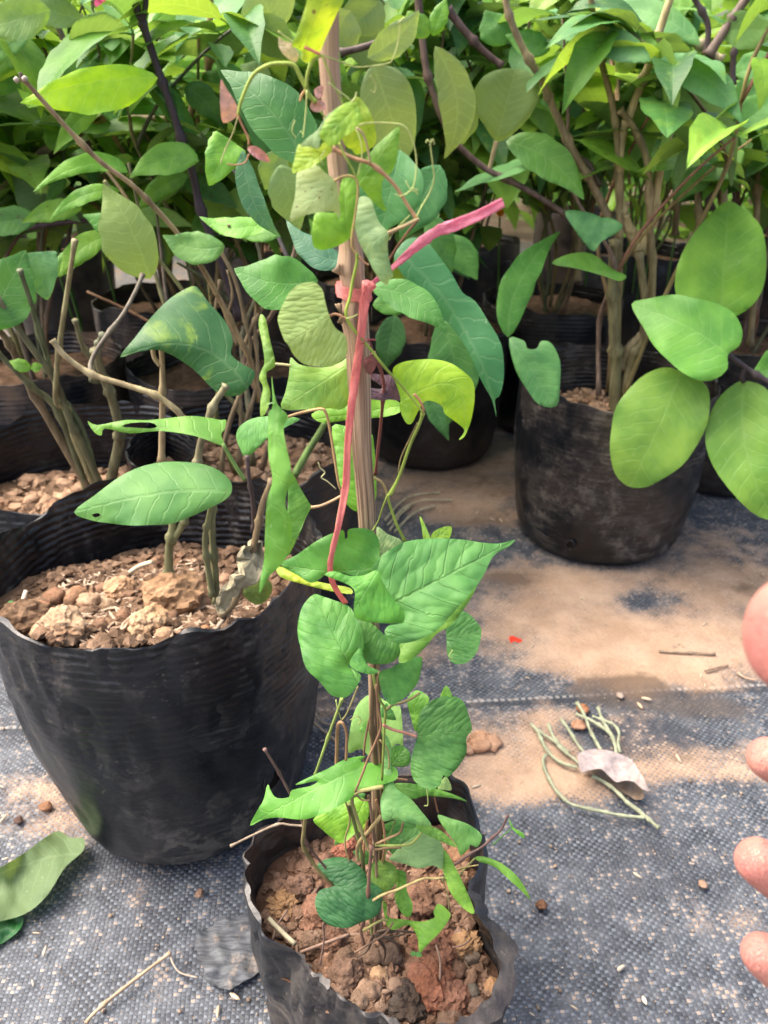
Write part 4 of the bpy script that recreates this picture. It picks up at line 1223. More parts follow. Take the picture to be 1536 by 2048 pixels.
# ---- plant C: the long thin dead twig, and leaves round it
stem_px(plC, [(520, 800), (500, 720), (470, 660), (440, 600), (410, 545), (385, 508), (350, 460), (300, 405), (262, 368), (200, 322), (140, 262), (80, 195), (46, 157)], 5.2, (.30, .205, .125, 1), [.775, .76, .75, .74, .73, .72, .71, .70, .69, .68, .67, .66, .655], nodes=5, taper=(1.1, .75))
stem_px(plC, [(46, 160), (40, 145)], 4, (.10, .07, .06, 1), .655); 
for q in ((33, 160), (50, 158)):
    v, f = blob(.0025, q[0], 1, .2, 1); c = PY(q[0], q[1], .652)
    mk('bud_scar', [w + c for w in v], f, M['stem'], plC, color=(.45, .36, .33, 1))
for pts, r in [([(440, 960), (455, 860), (490, 760), (500, 690), (490, 640), (470, 560), (440, 500)], 7), ([(470, 940), (490, 850), (515, 760), (510, 650), (520, 560)], 6), ([(480, 930), (480, 800), (450, 700), (430, 640), (440, 560)], 6), ([(485, 700), (510, 640), (535, 600), (560, 560)], 6), ([(475, 690), (455, 640), (465, 590), (455, 540)], 4)]:
    stem_px(plC, pts, r * .72, (.20, .14, .095, 1), .77, nodes=3, taper=(1.1, .7))
stem_px(plC, [(590, 950), (615, 905), (640, 865), (650, 845)], 8, (.12, .18, .06, 1), .70, name='petiole')
bl(plC, (636, 560), (468, 537), 112, .60, (.055, .205, .045, 1), mid=(550, 565), n=(0, .6), label='broad mid green leaf left of the stake')
bl(plC, (690, 520), (572, 440), 55, .57, (.055, .17, .12, 1), mid=(630, 505), n=(0, .9))
bl(plC, (545, 440), (398, 433), 42, .66, (.10, .30, .05, 1), mid=(470, 455), n=(0, 1.3))
bl(plC, (560, 470), (470, 470), 30, .68, (.07, .22, .04, 1), n=(0, 1.2))
bl(plC, (450, 492), (325, 470), 66, .70, (.11, .28, .09, 1), mid=(385, 495), n=(0, .5))
bl(plC, (462, 275), (418, 372), 76, .72, (.115, .32, .045, 1), prof='heart', n=(.1, .5), label='bright heart shaped leaf hanging at upper left')
bl(plC, (612, 335), (441, 140), 118, .60, (.045, .165, .058, 1), mid=(545, 225), asym=.1, n=(-.2, .35), fold=-.1, label='large deep green leaf behind the top of the vine')
bl(plC, (486, 300), (562, 475), 46, .585, (.050, .155, .095, 1), mid=(505, 400), n=(.2, .5))
# ---- plant G: the bright leaves and branches at upper left
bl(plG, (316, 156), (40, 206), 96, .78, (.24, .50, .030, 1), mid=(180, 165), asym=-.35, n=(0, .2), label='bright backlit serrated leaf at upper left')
bl(plG, (140, 100), (265, 78), 60, .86, (.085, .20, .075, 1), mid=(200, 62), asym=-.3, n=(0, -.5), under=True)
bl(plG, (500, 95), (345, 112), 62, .92, (.10, .22, .075, 1), mid=(420, 85), n=(0, -.4), under=True)
bl(plG, (256, 345), (66, 384), 40, .80, (.12, .33, .045, 1), mid=(170, 330), asym=.2, n=(0, .9))
bl(plG, (398, 322), (258, 356), 66, .82, (.11, .30, .045, 1), mid=(330, 318), n=(0, .8))
bl(plG, (240, 382), (98, 442), 34, .82, (.12, .33, .05, 1), mid=(165, 392), n=(0, .8))
bl(plG, (300, 558), (206, 368), 108, .66, (.13, .24, .045, 1), mid=(262, 460), asym=-.25, n=(.25, .2), under=True, label='leaf with its pale ribbed underside showing')
bl(plG, (262, 490), (165, 430), 46, .76, (.05, .20, .03, 1), mid=(215, 452), n=(0, .4))
bl(plG, (225, 470), (120, 556), 52, .80, (.115, .28, .035, 1), mid=(160, 500), n=(0, .5))
bl(plG, (385, 470), (455, 400), 50, .95, (.06, .19, .03, 1), n=(0, .5))
bl(plG, (130, 430), (20, 350), 90, .98, (.05, .17, .05, 1), n=(0, -.2), under=True)
bl(plG, (100, 20), (-40, 60), 90, .85, (.14, .27, .10, 1), n=(0, .3)); bl(plG, (165, 40), (40, 5), 60, .9, (.115, .24, .10, 1), n=(0, .3), under=True)
bl(plG, (60, 120), (-30, 190), 70, .95, (.11, .30, .04, 1), n=(0, .3)); bl(plG, (100, 300), (150, 215), 70, .97, (.09, .26, .04, 1), n=(0, .3))
bl(plG, (330, 20), (170, 45), 60, 1.0, (.13, .34, .06, 1), n=(0, .6)); bl(plG, (370, 70), (290, 10), 60, 1.02, (.12, .30, .05, 1), n=(0, .4))
DK = (.040, .026, .036, 1)
stem_px(plG, [(480, 640), (440, 520), (402, 420), (385, 345), (362, 275), (343, 215), (325, 165), (303, 100), (284, 44)], 7.5, DK, .84, nodes=4, taper=(1.0, .85), label='dark purple branch')
stem_px(plG, [(284, 44), (272, 20), (258, -30)], 5, DK, .84); stem_px(plG, [(283, 46), (276, 15), (270, -30)], 5, DK, .84); stem_px(plG, [(285, 44), (291, 10), (292, -30)], 5, DK, .84)
BR = (.175, .125, .075, 1)
stem_px(plG, [(-60, 430), (0, 382), (70, 318), (135, 280), (200, 250), (280, 238), (350, 240), (420, 245)], 7, BR, 1.0, nodes=3); stem_px(plG, [(-60, 440), (10, 378), (60, 335), (120, 300), (150, 275), (215, 215), (275, 170)], 6, BR, 1.02, nodes=3)
stem_px(plG, [(372, 290), (378, 240), (396, 185), (415, 140), (420, 70), (420, -30)], 7, (.22, .13, .085, 1), .95, nodes=3); stem_px(plG, [(320, 305), (360, 255), (420, 205), (480, 156), (545, 104), (640, 60)], 8, BR, 1.0, nodes=3)
stem_px(plG, [(110, 40), (125, 75), (140, 125), (150, 160)], 5, (.11, .075, .06, 1), .98, nodes=2); stem_px(plG, [(55, 80), (58, 130), (62, 170)], 5, (.05, .04, .04, 1), 1.0); stem_px(plG, [(180, 185), (215, 250), (250, 310)], 5, (.16, .09, .06, 1), 1.05)
stem_px(plG, [(-10, 470), (60, 455), (130, 445), (190, 440)], 5, (.05, .03, .04, 1), .95)

# ---- plant E: drooping leaves right of the stake
outline_leaf(plE, [(788, 512), (815, 478), (850, 480), (880, 515), (905, 550), (925, 585), (950, 602), (975, 640), (1003, 690), (1008, 750), (1000, 790), (990, 800), (993, 834), (984, 800), (962, 760), (935, 700), (895, 645), (845, 600), (805, 550)], (795, 500), (992, 832), .66, n=(-.15, .25), mid=(925, 650), fold=-.12, curl=.1, col=(.045, .185, .075, 1), mat='broad_leaf', step=14, label='long drooping blue green leaf right of the stake')
bl(plE, (742, 575), (895, 668), 66, .62, (.055, .195, .05, 1), mid=(830, 600), asym=.1, n=(0, .9)); bl(plE, (745, 610), (850, 600), 50, .70, (.06, .2, .04, 1), n=(0, .4))
bl(plE, (880, 640), (895, 850), 100, .78, (.045, .16, .045, 1), mid=(910, 740), n=(0, .1)); bl(plE, (790, 630), (770, 740), 60, .8, (.03, .11, .035, 1), n=(0, .1)); bl(plE, (850, 770), (898, 882), 40, .80, (.05, .17, .06, 1), n=(0, .1))
bl(plE, (1016, 675), (1121, 462), 66, .90, (.075, .245, .05, 1), mid=(1040, 560), n=(.35, .3), label='upright leaf with raised side ribs beside the bag on the sand')
outline_leaf(plE, [(1018, 677), (1048, 682), (1055, 697), (1073, 697), (1083, 682), (1103, 687), (1120, 722), (1120, 772), (1113, 812), (1078, 809), (1053, 777), (1030, 737)], (1022, 682), (1105, 812), .845, n=(.1, .4), mid=(1070, 750), col=(.085, .26, .085, 1), mat='broad_leaf', step=10, label='leaf with a bitten top edge on the rim of the bag')
bl(plE, (800, 300), (760, 470), 130, .72, (.06, .21, .085, 1), n=(-.2, .3)); bl(plE, (880, 330), (800, 480), 90, .78, (.05, .18, .07, 1), n=(.2, .3)); bl(plE, (900, 470), (955, 560), 60, .95, (.07, .23, .05, 1), n=(.1, .4)); bl(plE, (860, 430), (905, 545), 60, .92, (.06, .20, .05, 1), n=(.2, .2))
outline_leaf(plE, [(735, 140), (760, 128), (800, 142), (825, 180), (833, 240), (825, 300), (795, 330), (750, 300), (725, 240), (720, 185)], (742, 122), (808, 325), .84, n=(0, -.2), mid=(780, 225), col=(.15, .25, .085, 1), mat='broad_leaf', step=14, under=True, label='pale rounded leaf underside right of the stake')
bl(plE, (735, 115), (838, 20), 62, .86, (.15, .26, .11, 1), mid=(795, 75), n=(0, -.2), under=True)
bl(plE, (870, 92), (888, 318), 74, .92, (.14, .235, .085, 1), mid=(915, 210), n=(.1, -.1), under=True); bl(plE, (930, 195), (925, 290), 60, .98, (.12, .22, .07, 1), n=(0, 0), under=True)
bl(plE, (855, 75), (815, 22), 50, .88, (.085, .22, .03, 1), n=(.2, .2)); bl(plE, (865, 72), (893, -6), 36, .88, (.09, .25, .03, 1), n=(-.2, .2))
stem_px(plE, [(834, -30), (843, 60), (853, 140), (868, 190), (885, 238), (915, 288), (968, 335), (1028, 365), (1088, 400), (1130, 428)], 6.5, (.13, .08, .075, 1), .96, nodes=4)
stem_px(plE, [(895, 18), (930, 62), (965, 100), (1005, 132)], 7, (.085, .05, .05, 1), .97, nodes=2); stem_px(plE, [(680, 106), (740, 90), (800, 66), (838, 52)], 6, (.09, .06, .06, 1), .90, nodes=2)
# big pale undersides along the top, left of the stake
for b, t, w, Y, c in [((560, 60), (505, -40), 110, .88, (.16, .27, .12, 1)), ((500, 30), (590, 120), 80, .86, (.15, .28, .11, 1)), ((700, 20), (640, 110), 100, .92, (.15, .25, .11, 1)), ((760, 0), (690, 70), 90, .95, (.11, .20, .08, 1)), ((540, 160), (480, 130), 50, .85, (.15, .30, .12, 1)), ((560, 330), (600, 460), 80, .72, (.12, .25, .09, 1)), ((560, 300), (530, 380), 60, .74, (.12, .25, .08, 1)), ((690, 80), (800, 110), 80, .98, (.12, .22, .09, 1))]:
    bl(plE, b, t, w, Y, c, n=(0, -.15), under=True)

# ---- plant D: pale knobbly stems
TN = (.44, .33, .20, 1)
dY = [.99, .985, .98, .975, .97, .965, .96, .955, .95]
for pts, r, c in [([(1228, 850), (1232, 730), (1228, 650), (1226, 560), (1230, 480)], 11, (.20, .165, .10, 1)), ([(1240, 850), (1262, 720), (1285, 680), (1290, 610), (1278, 505)], 9, (.21, .16, .10, 1)), ([(1278, 505), (1246, 430), (1238, 360), (1244, 275), (1265, 215), (1298, 130), (1320, 60), (1350, -30)], 8, TN), ([(1282, 505), (1305, 430), (1318, 355), (1338, 270), (1358, 225)], 8, TN),
                  ([(1340, 262), (1322, 215)], 6, (.24, .16, .11, 1)), ([(1232, 850), (1236, 600), (1240, 420), (1236, 300), (1225, 210), (1195, 90), (1180, -20)], 6.5, (.27, .2, .12, 1)), ([(1218, 436), (1180, 360), (1148, 305), (1110, 225), (1085, 165), (1045, 95), (1015, 20), (1012, -30)], 7, (.27, .19, .13, 1)),
                  ([(1300, 640), (1305, 540), (1300, 450), (1295, 330), (1270, 260), (1240, 220)], 7, (.29, .21, .13, 1)), ([(1240, 735), (1262, 690), (1300, 660), (1288, 640)], 8, (.26, .19, .135, 1)), ([(1276, 500), (1262, 460), (1252, 430)], 7, TN), ([(1150, 310), (1180, 330), (1200, 370)], 5, (.08, .06, .05, 1))]:
    stem_px(plD, pts, r, c, dY[:len(pts)], nodes=max(2, len(pts) - 2), taper=(1.1, .75))
outline_leaf(plD, [(1130, 422), (1178, 425), (1203, 435), (1218, 435), (1245, 450), (1233, 467), (1203, 483), (1188, 503), (1168, 485), (1148, 457)], (1213, 438), (1188, 502), .93, n=(0, .4), col=(.085, .26, .10, 1), mat='broad_leaf', step=10, label='heart shaped leaf in front of the forked stems')
outline_leaf(plD, [(1103, 527), (1138, 508), (1183, 507), (1223, 537), (1253, 552), (1238, 562), (1208, 552), (1153, 537)], (1250, 555), (1103, 527), .93, n=(0, .9), col=(.12, .33, .05, 1), mat='broad_leaf', step=9)
outline_leaf(plD, [(945, 190), (968, 152), (1008, 137), (1048, 140), (1073, 157), (1080, 190), (1058, 235), (1023, 270), (993, 283), (968, 250), (950, 220)], (993, 282), (1030, 142), .96, n=(0, -.1), col=(.085, .165, .030, 1), mat='broad_leaf', step=13, under=True, label='olive heart shaped underside high in the middle')
stem_px(plD, [(993, 282), (986, 310), (978, 342)], 5, (.26, .2, .12, 1), .96, name='petiole')
bl(plD, (1012, 283), (1168, 400), 80, .97, (.06, .185, .035, 1), mid=(1100, 320), n=(0, .8)); bl(plD, (1302, 122), (1120, 76), 66, .90, (.11, .29, .13, 1), mid=(1210, 78), asym=-.1, n=(0, .9))
bl(plD, (1312, 128), (1484, 248), 76, .90, (.10, .27, .125, 1), mid=(1415, 160), n=(0, .8), label='pale blue green leaf curving down at upper right'); bl(plD, (1306, 186), (1462, 376), 62, .94, (.06, .16, .035, 1), mid=(1430, 240), n=(.2, .2), under=True)
bl(plD, (1432, 296), (1350, 408), 84, 1.0, (.075, .21, .06, 1), mid=(1385, 345), n=(0, .4)); bl(plD, (1100, 100), (1010, 70), 56, 1.0, (.07, .22, .05, 1), n=(0, .4)); bl(plD, (1010, 90), (970, 20), 70, 1.02, (.055, .18, .045, 1), n=(0, .2)); bl(plD, (1400, 90), (1195, 22), 60, .96, (.10, .27, .11, 1), mid=(1300, 25), n=(0, .9))
bl(plD, (1260, 130), (1225, 60), 60, 1.05, (.16, .26, .04, 1), n=(0, -.1), under=True); bl(plD, (1290, 30), (1330, 130), 110, 1.1, (.19, .31, .04, 1), n=(0, 0), under=True, spots=.5); bl(plD, (1235, 145), (1275, 100), 40, 1.0, (.09, .2, .04, 1), n=(0, 0), under=True)
# ---- plant J: the round leaves at the right edge
outline_leaf(plJ, [(1455, 402), (1490, 420), (1523, 455), (1533, 515), (1525, 580), (1490, 623), (1440, 640), (1385, 638), (1352, 592), (1355, 530), (1385, 470), (1420, 430)], (1440, 640), (1458, 402), .88, n=(0, .15), mid=(1448, 530), fold=.08, col=(.155, .375, .045, 1), mat='broad_leaf', step=14, label='large round leaf, topmost of the bright cluster at right', mottle=.2)
outline_leaf(plJ, [(1263, 609), (1298, 597), (1348, 589), (1393, 597), (1433, 607), (1468, 627), (1485, 662), (1478, 692), (1456, 709), (1455, 737), (1433, 757), (1403, 762), (1368, 747), (1343, 727), (1308, 692), (1288, 657)], (1456, 709), (1263, 609), .80, n=(-.1, .4), mid=(1370, 650), fold=.08, col=(.115, .335, .058, 1), mat='broad_leaf', step=13, label='pointed leaf in the middle of the bright cluster at right')
outline_leaf(plJ, [(1340, 735), (1383, 752), (1413, 772), (1420, 807), (1413, 852), (1393, 892), (1363, 932), (1318, 962), (1288, 975), (1255, 972), (1230, 947), (1220, 902), (1223, 857), (1233, 812), (1268, 767), (1303, 742)], (1362, 738), (1258, 974), .84, n=(.1, .2), mid=(1318, 850), fold=.05, col=(.155, .325, .055, 1), mat='broad_leaf', step=14, label='hanging oval leaf with a torn pale tip in front of the bag')
outline_leaf(plJ, [(1488, 762), (1530, 775), (1560, 830), (1565, 960), (1548, 1035), (1500, 1022), (1438, 952), (1413, 897), (1413, 852), (1433, 802), (1463, 772)], (1490, 764), (1548, 1038), .82, n=(0, .2), mid=(1492, 900), fold=.06, col=(.155, .335, .055, 1), mat='broad_leaf', step=14, label='hanging leaf cut by the right edge of the picture')
bl(plJ, (1590, 850), (1520, 985), 100, .79, (.085, .27, .10, 1), n=(-.2, .3)); bl(plJ, (1590, 730), (1505, 745), 80, .82, (.075, .25, .05, 1), n=(0, .4))
PU = (.065, .045, .055, 1)
stem_px(plJ, [(1620, 790), (1540, 765), (1490, 735), (1452, 706)], 6, PU, [.80, .81, .82, .82], nodes=2); stem_px(plJ, [(1490, 737), (1484, 755), (1488, 764)], 5, PU, .82, name='petiole'); stem_px(plJ, [(1452, 708), (1410, 728), (1362, 738)], 4, PU, .83, name='petiole')
stem_px(plJ, [(1640, 800), (1700, 760), (1720, 600)], 8, PU, [.80, .95, 1.1])
stem_px(plJ, [(1512, 480), (1515, 380), (1516, 305)], 6, (.26, .19, .12, 1), 1.18, nodes=2); stem_px(plJ, [(1450, 480), (1445, 340), (1440, 270), (1400, 230), (1385, 215)], 7, (.25, .18, .115, 1), 1.12, nodes=3); stem_px(plJ, [(1400, 500), (1398, 420), (1395, 380)], 7, (.27, .20, .13, 1), 1.15, nodes=2)
stem_px(plJ, [(1420, 420), (1410, 330), (1390, 240), (1375, 170)], 7, PU, 1.14, nodes=2); stem_px(plJ, [(1416, 112), (1450, 60), (1480, 15), (1510, -30)], 8, (.12, .08, .075, 1), .98, nodes=2); stem_px(plJ, [(1295, 68), (1350, 72), (1400, 90), (1440, 122)], 7, (.36, .29, .21, 1), 1.0, nodes=3, taper=(.8, 1.1))
stem_px(plJ, [(1412, 110), (1416, 50), (1390, 0), (1370, -30)], 5, PU, .99, nodes=2); stem_px(plJ, [(1465, 170), (1468, 105), (1480, 70)], 5, PU, 1.02, nodes=2); stem_px(plJ, [(1500, 690), (1508, 600), (1515, 540)], 6, (.22, .16, .10, 1), 1.15, nodes=2)
bl(plJ, (1480, 250), (1560, 190), 70, 1.0, (.10, .29, .09, 1), n=(0, .5)); bl(plJ, (1440, 60), (1560, 60), 80, .98, (.075, .22, .04, 1), n=(0, .2), under=True); bl(plJ, (1470, 150), (1560, 110), 60, 1.05, (.10, .28, .10, 1), n=(0, .5)); bl(plJ, (1475, 210), (1540, 140), 60, 1.08, (.075, .22, .085, 1), n=(0, .2))
# ---- plant H sticks
for x, y0, y1 in ((1470, 470, 330), (1350, 470, 360), (1395, 470, 395), (1155, 560, 430), (1445, 640, 540), (1505, 640, 500)):
    stem_px(plJ, [(x, y0), (x + 3, (y0 + y1) / 2), (x - 2, y1)], 6, (.24, .17, .11, 1), 1.30, nodes=2)

_r = random.Random(31)
for i in range(66):
    x, y = _r.uniform(-40, 640), _r.uniform(70, 450)
    if min(math.hypot(x - fx, y - fy) for fx, fy in ((305, 225), (30, 260), (115, 205), (280, 260), (60, 300))) < 55:
        continue
    a = _r.uniform(-.9, .9) + (math.pi if _r.random() < .5 else 0)
    L = _r.uniform(65, 140)
    g = _r.choice(GP)
    bl(plG if x < 330 else plC, (x, y), (x + math.cos(a) * L, y + abs(math.sin(a)) * L * .8 + 15), L * _r.uniform(.32, .5), _r.uniform(.87, 1.02), (g[0] * 1.1, g[1] * 1.1, g[2], 1), mid=(x + math.cos(a) * L * .5, y + abs(math.sin(a)) * L * .3), n=(_r.uniform(-.3, .3), _r.uniform(-.1, .9)), under=_r.random() < .3, step=18, spots=_r.choice((0, 0, .6)))

# ---------------------------------------------------------------- the staked vine
YS = 0.292
CT = [(30, 657, 3.45), (130, 659, 3.45), (330, 675, 3.45), (430, 690, 3.7), (490, 700, 4.1), (535, 701, 5.2), (552, 704, 4.7), (590, 711, 4.7), (612, 708, 5.2), (632, 708, 5.5), (660, 712, 5.0), (700, 715, 4.8), (800, 720, 4.4), (900, 724, 4.0), (1050, 735, 3.7), (1350, 748, 3.0), (1860, 756, 2.4)]
CT = [(-120, 650, 3.4)] + CT
sc_ = []
for py, px, r in CT:
    sc_.append((*PY(px, py, YS), r * 0.001))
sm_ = cr(sc_, 8)
sv, sf, su = [], [], []
ns = 30
for i, q in enumerate(sm_):
    for k in range(ns + 1):
        a = 2 * math.pi * k / ns
        rib = 1 + 0.09 * noise.noise(Vector((math.cos(a) * 2.6, math.sin(a) * 2.6, q[2] * 6))) + 0.045 * noise.noise(Vector((math.cos(a) * 7, math.sin(a) * 7, q[2] * 10)))
        rr_ = q[3] * rib
        sv.append((q[0] + math.cos(a) * rr_, q[1] + math.sin(a) * rr_, q[2]))
        su.append((k / ns, (q[2] - 0.1) / 0.55))
n_ = len(sm_)
for i in range(n_ - 1):
    for k in range(ns):
        a, b = i * (ns + 1) + k, i * (ns + 1) + k + 1
        sf.append((a, a + ns + 1, b + ns + 1, b))
sf.append(tuple(range(ns)))
stake = empty('garden_stake', PY(756, 1860, YS), 'upright dry brown stalk with peeling bark, supporting the vine', 'stake')
mk('stalk', sv, sf, M['stake'], stake, uvs=su)
# loose splinters of bark at the two bulges
for px0, py0, dx, dy, w in ((676, 538, -12, 3, 6), (679, 620, -9, -12, 8), (681, 634, -6, 10, 6), (741, 590, 6, -6, 5), (738, 640, 5, -30, 4)):
    a = PY(px0 + 6, py0 - 14, YS - .004); b = PY(px0 + 5, py0 + 12, YS - .004); c = PY(px0 + dx, py0 + dy, YS - .005)
    d = Vector((0, -.0012, 0))
    mk('bark_splinter', [a, b, c, a + d, b + d, c + d], [(0, 2, 1), (3, 4, 5), (0, 3, 5, 2), (2, 5, 4, 1), (1, 4, 3, 0)], M['stake'], stake, uvs=[(.1, .5), (.2, .5), (.3, .55)] * 2)

# pink tie tape
tape = empty('tie_tape', PY(735, 575, YS - .006), 'pink plastic tie tape knotted round the stake with one long loose end', 'tape')
def ribbon(name, pts, hw, Ys, parent, twist=0.5, col=(.78, .125, .15, 1)):
    P = [(*PY(p[0], p[1], y), h * (PY(p[0], p[1], y) - CAM).length / FPX) for p, y, h in zip(pts, Ys, hw)]
    S = cr(P, 7)
    verts, faces, uvs = [], [], []
    m = 6
    for i, q in enumerate(S):
        c = Vector(q[:3])
        d = (Vector(S[min(i + 1, len(S) - 1)][:3]) - Vector(S[max(i - 1, 0)][:3])).normalized()
        view = (CAM - c).normalized()
        s = d.cross(view).normalized()
        tw = twist * noise.noise(Vector((i * .10, 2, len(pts))))
        s2 = (s * math.cos(tw) + view * math.sin(tw)).normalized()
        nv = d.cross(s2)
        for j in range(m + 1):
            f = j / m * 2 - 1
            w = q[3] * (1 + .16 * noise.noise(Vector((i * .3, 9, f))))
            fold = w * (0.16 * math.cos(f * 3 + i * .11) + 0.40 * noise.noise(Vector((f * 2.5, i * .16, 4))))
            verts.append(c + s2 * (w * f) + nv * fold)
            uvs.append((j / m, i * .35))
    for i in range(len(S) - 1):
        for j in range(m):
            a = i * (m + 1) + j
            faces.append((a, a + 1, a + m + 2, a + m + 1))
    o = mk(name, verts, faces, M['ribbon'], parent, color=col, uvs=uvs)
    sol = o.modifiers.new('film', 'SOLIDIFY'); sol.thickness = 0.00025
    return o
PKT, PKR = (.96, .32, .44, 1), (.97, .33, .30, 1)
ribbon('loose_end', [(742, 570), (762, 553), (784, 536), (810, 514), (832, 494), (852, 477), (871, 465), (895, 455), (922, 445), (962, 428), (1007, 405)], [4, 4, 5, 7, 9, 10, 9, 11, 10, 9, 8], [.284, .283, .282, .281, .280, .279, .278, .277, .276, .274, .272], tape, .7, PKT)
ribbon('hanging_end', [(735, 572), (731, 590), (727, 620), (721, 680), (714, 727), (709, 770), (704, 805), (699, 850), (695, 906), (692, 970), (679, 1040), (664, 1105), (660, 1135), (668, 1170), (692, 1207)], [6, 8, 9, 7.5, 8.5, 8.5, 7.5, 7.5, 6.5, 7, 6, 5, 5.5, 5.5, 5], [.281, .281, .281, .281, .281, .281, .280, .279, .278, .276, .272, .269, .269, .272, .276], tape, .8, PKR)
ring = []
lv, lf = [], []
for i in range(41):
    a = 2 * math.pi * i / 40
    cc = Vector(PY(708 + 4 * math.cos(a), 583, YS))
    R_ = 0.0058
    for j in range(5):
        h = (j / 4 - .5) * 0.0048
        z = cc.z + h - 0.0010 * math.cos(a) + 0.0006 * noise.noise(Vector((a * 3, j, 0)))
        r = R_ + 0.0007 * noise.noise(Vector((a * 4, j * 1.5, 2)))
        lv.append((cc.x + math.cos(a) * r, cc.y + math.sin(a) * r, z))
for i in range(40):
    for j in range(4):
        a = i * 5 + j
        lf.append((a, a + 5, a + 6, a + 1))
mk('loop', lv, lf, M['ribbon'], tape, color=PKR, uvs=[((i % 5) / 4, (i // 5) * .35) for i in range(len(lv))])
v, f = blob(.0025, 3.3, 3, .5, .8); kc = PY(737, 573, YS - .008)
mk('knot', [w + kc for w in v], f, M['ribbon'], tape, color=PKR, uvs=[(w.x * 150, w.z * 400) for w in v])

vine = empty('vine_plant', PY(748, 1870, YS), 'slender climbing vine with heart shaped leaves wound round the stake in front', 'vine')
LIME, LIMED, GRN, DRK, MINT, PINK, PURP = (.27, .42, .040, 1), (.19, .37, .040, 1), (.080, .235, .044, 1), (.048, .165, .040, 1), (.20, .34, .165, 1), (.38, .22, .25, 1), (.10, .055, .10, 1)
V = lambda pts, base, tip, Y, col, **k: outline_leaf(vine, pts, base, tip, Y, col=col, **k)
# top
V([(584, 91), (594, 65), (610, 16), (616, -6), (640, -50), (668, -80), (688, -50), (687, 0), (673, 29), (652, 75), (641, 101), (626, 120), (613, 126), (602, 117), (604, 104), (594, 96)], (608, 94), (668, -78), .275, LIME, n=(.2, -.1), under=False, spots=.8, fold=-.1, label='yellow green leaf at the very top with brown flecks')
V([(558, 73), (566, 81), (584, 86), (592, 99), (598, 109), (592, 125), (579, 120), (563, 104), (557, 89)], (593, 122), (557, 74), .288, (.36, .34, .26, 1), n=(0, .2), step=5)
V([(442, 158), (452, 175), (472, 207), (477, 225), (465, 240), (446, 245), (441, 220), (440, 185)], (475, 228), (442, 158), .285, PINK, n=(.2, .2), step=5, label='small pinkish young leaf hanging at the end of the arching shoot')
V([(495, 295), (510, 292), (530, 305), (540, 324), (520, 320), (502, 308)], (496, 296), (540, 324), .284, (.36, .17, .21, 1), n=(0, .4), step=5, fold=.4, label='narrow reddish young leaf bud')
V([(628, 182), (636, 173), (647, 172), (647, 182), (644, 194), (634, 197)], (646, 190), (628, 182), .283, (.42, .24, .30, 1), step=4)
V([(623, 203), (636, 199), (647, 203), (652, 216), (641, 223), (631, 224), (621, 217)], (644, 200), (624, 222), .283, (.38, .22, .26, 1), step=4)
V([(704, 203), (714, 208), (723, 229), (722, 245), (709, 260), (686, 276), (674, 289), (662, 292), (649, 284), (638, 272), (641, 262), (655, 235), (672, 218), (690, 206)], (712, 215), (640, 285), .268, LIMED, n=(.1, .5), fold=.1, spots=.3)
V([(676, 214), (657, 238), (643, 264), (638, 296), (622, 293), (600, 292), (615, 275), (635, 260), (652, 233)], (674, 216), (602, 292), .270, MINT, n=(-.3, .3), under=True, step=6, fold=.1)
V([(597, 289), (615, 292), (636, 297), (649, 284), (667, 297), (660, 307), (647, 318), (626, 333), (605, 341), (584, 346), (589, 318)], (665, 297), (584, 346), .272, LIME, n=(-.1, .5), spots=.8, step=6)
V([(712, 193), (730, 208), (743, 232), (751, 260), (752, 284), (738, 299), (714, 310), (704, 299), (690, 290), (680, 260), (690, 225)], (722, 200), (720, 305), .282, LIME, n=(.1, .2), spots=.2)
V([(798, 254), (799, 276), (792, 325), (779, 349), (765, 362), (764, 395), (773, 423), (750, 408), (722, 375), (712, 360), (718, 335), (735, 312), (751, 292), (772, 273), (787, 260)], (728, 352), (798, 256), .287, (.14, .33, .045, 1), n=(-.1, .2), spots=.25, fold=-.15)
V([(593, 350), (602, 340), (632, 330), (650, 345), (670, 360), (676, 385), (681, 424), (676, 436), (670, 423), (645, 424), (624, 427), (601, 434), (581, 443), (582, 424), (590, 393)], (669, 362), (582, 442), .271, (.27, .38, .16, 1), n=(-.2, .4), under=True, spots=.9, fold=-.15, label='pale leaf underside blotched with brown')
V([(629, 429), (645, 424), (674, 424), (678, 395), (682, 365), (697, 346), (713, 362), (718, 385), (713, 424), (710, 455), (700, 476), (681, 489), (661, 497), (642, 500), (627, 492), (624, 466)], (702, 480), (690, 350), .279, (.135, .335, .035, 1), n=(0, .2), mid=(690, 420), fold=.05)
V([(720, 394), (734, 393), (744, 403), (752, 429), (762, 450), (778, 466), (775, 487), (778, 518), (784, 541), (786, 554), (778, 560), (774, 570), (762, 562), (749, 544), (736, 518), (720, 489), (711, 458), (709, 429), (713, 406)], (777, 466), (774, 568), .264, MINT, n=(-.3, .2), mid=(741, 503), under=False, fold=-.2, label='pale mint leaf turned edge on above the knot')
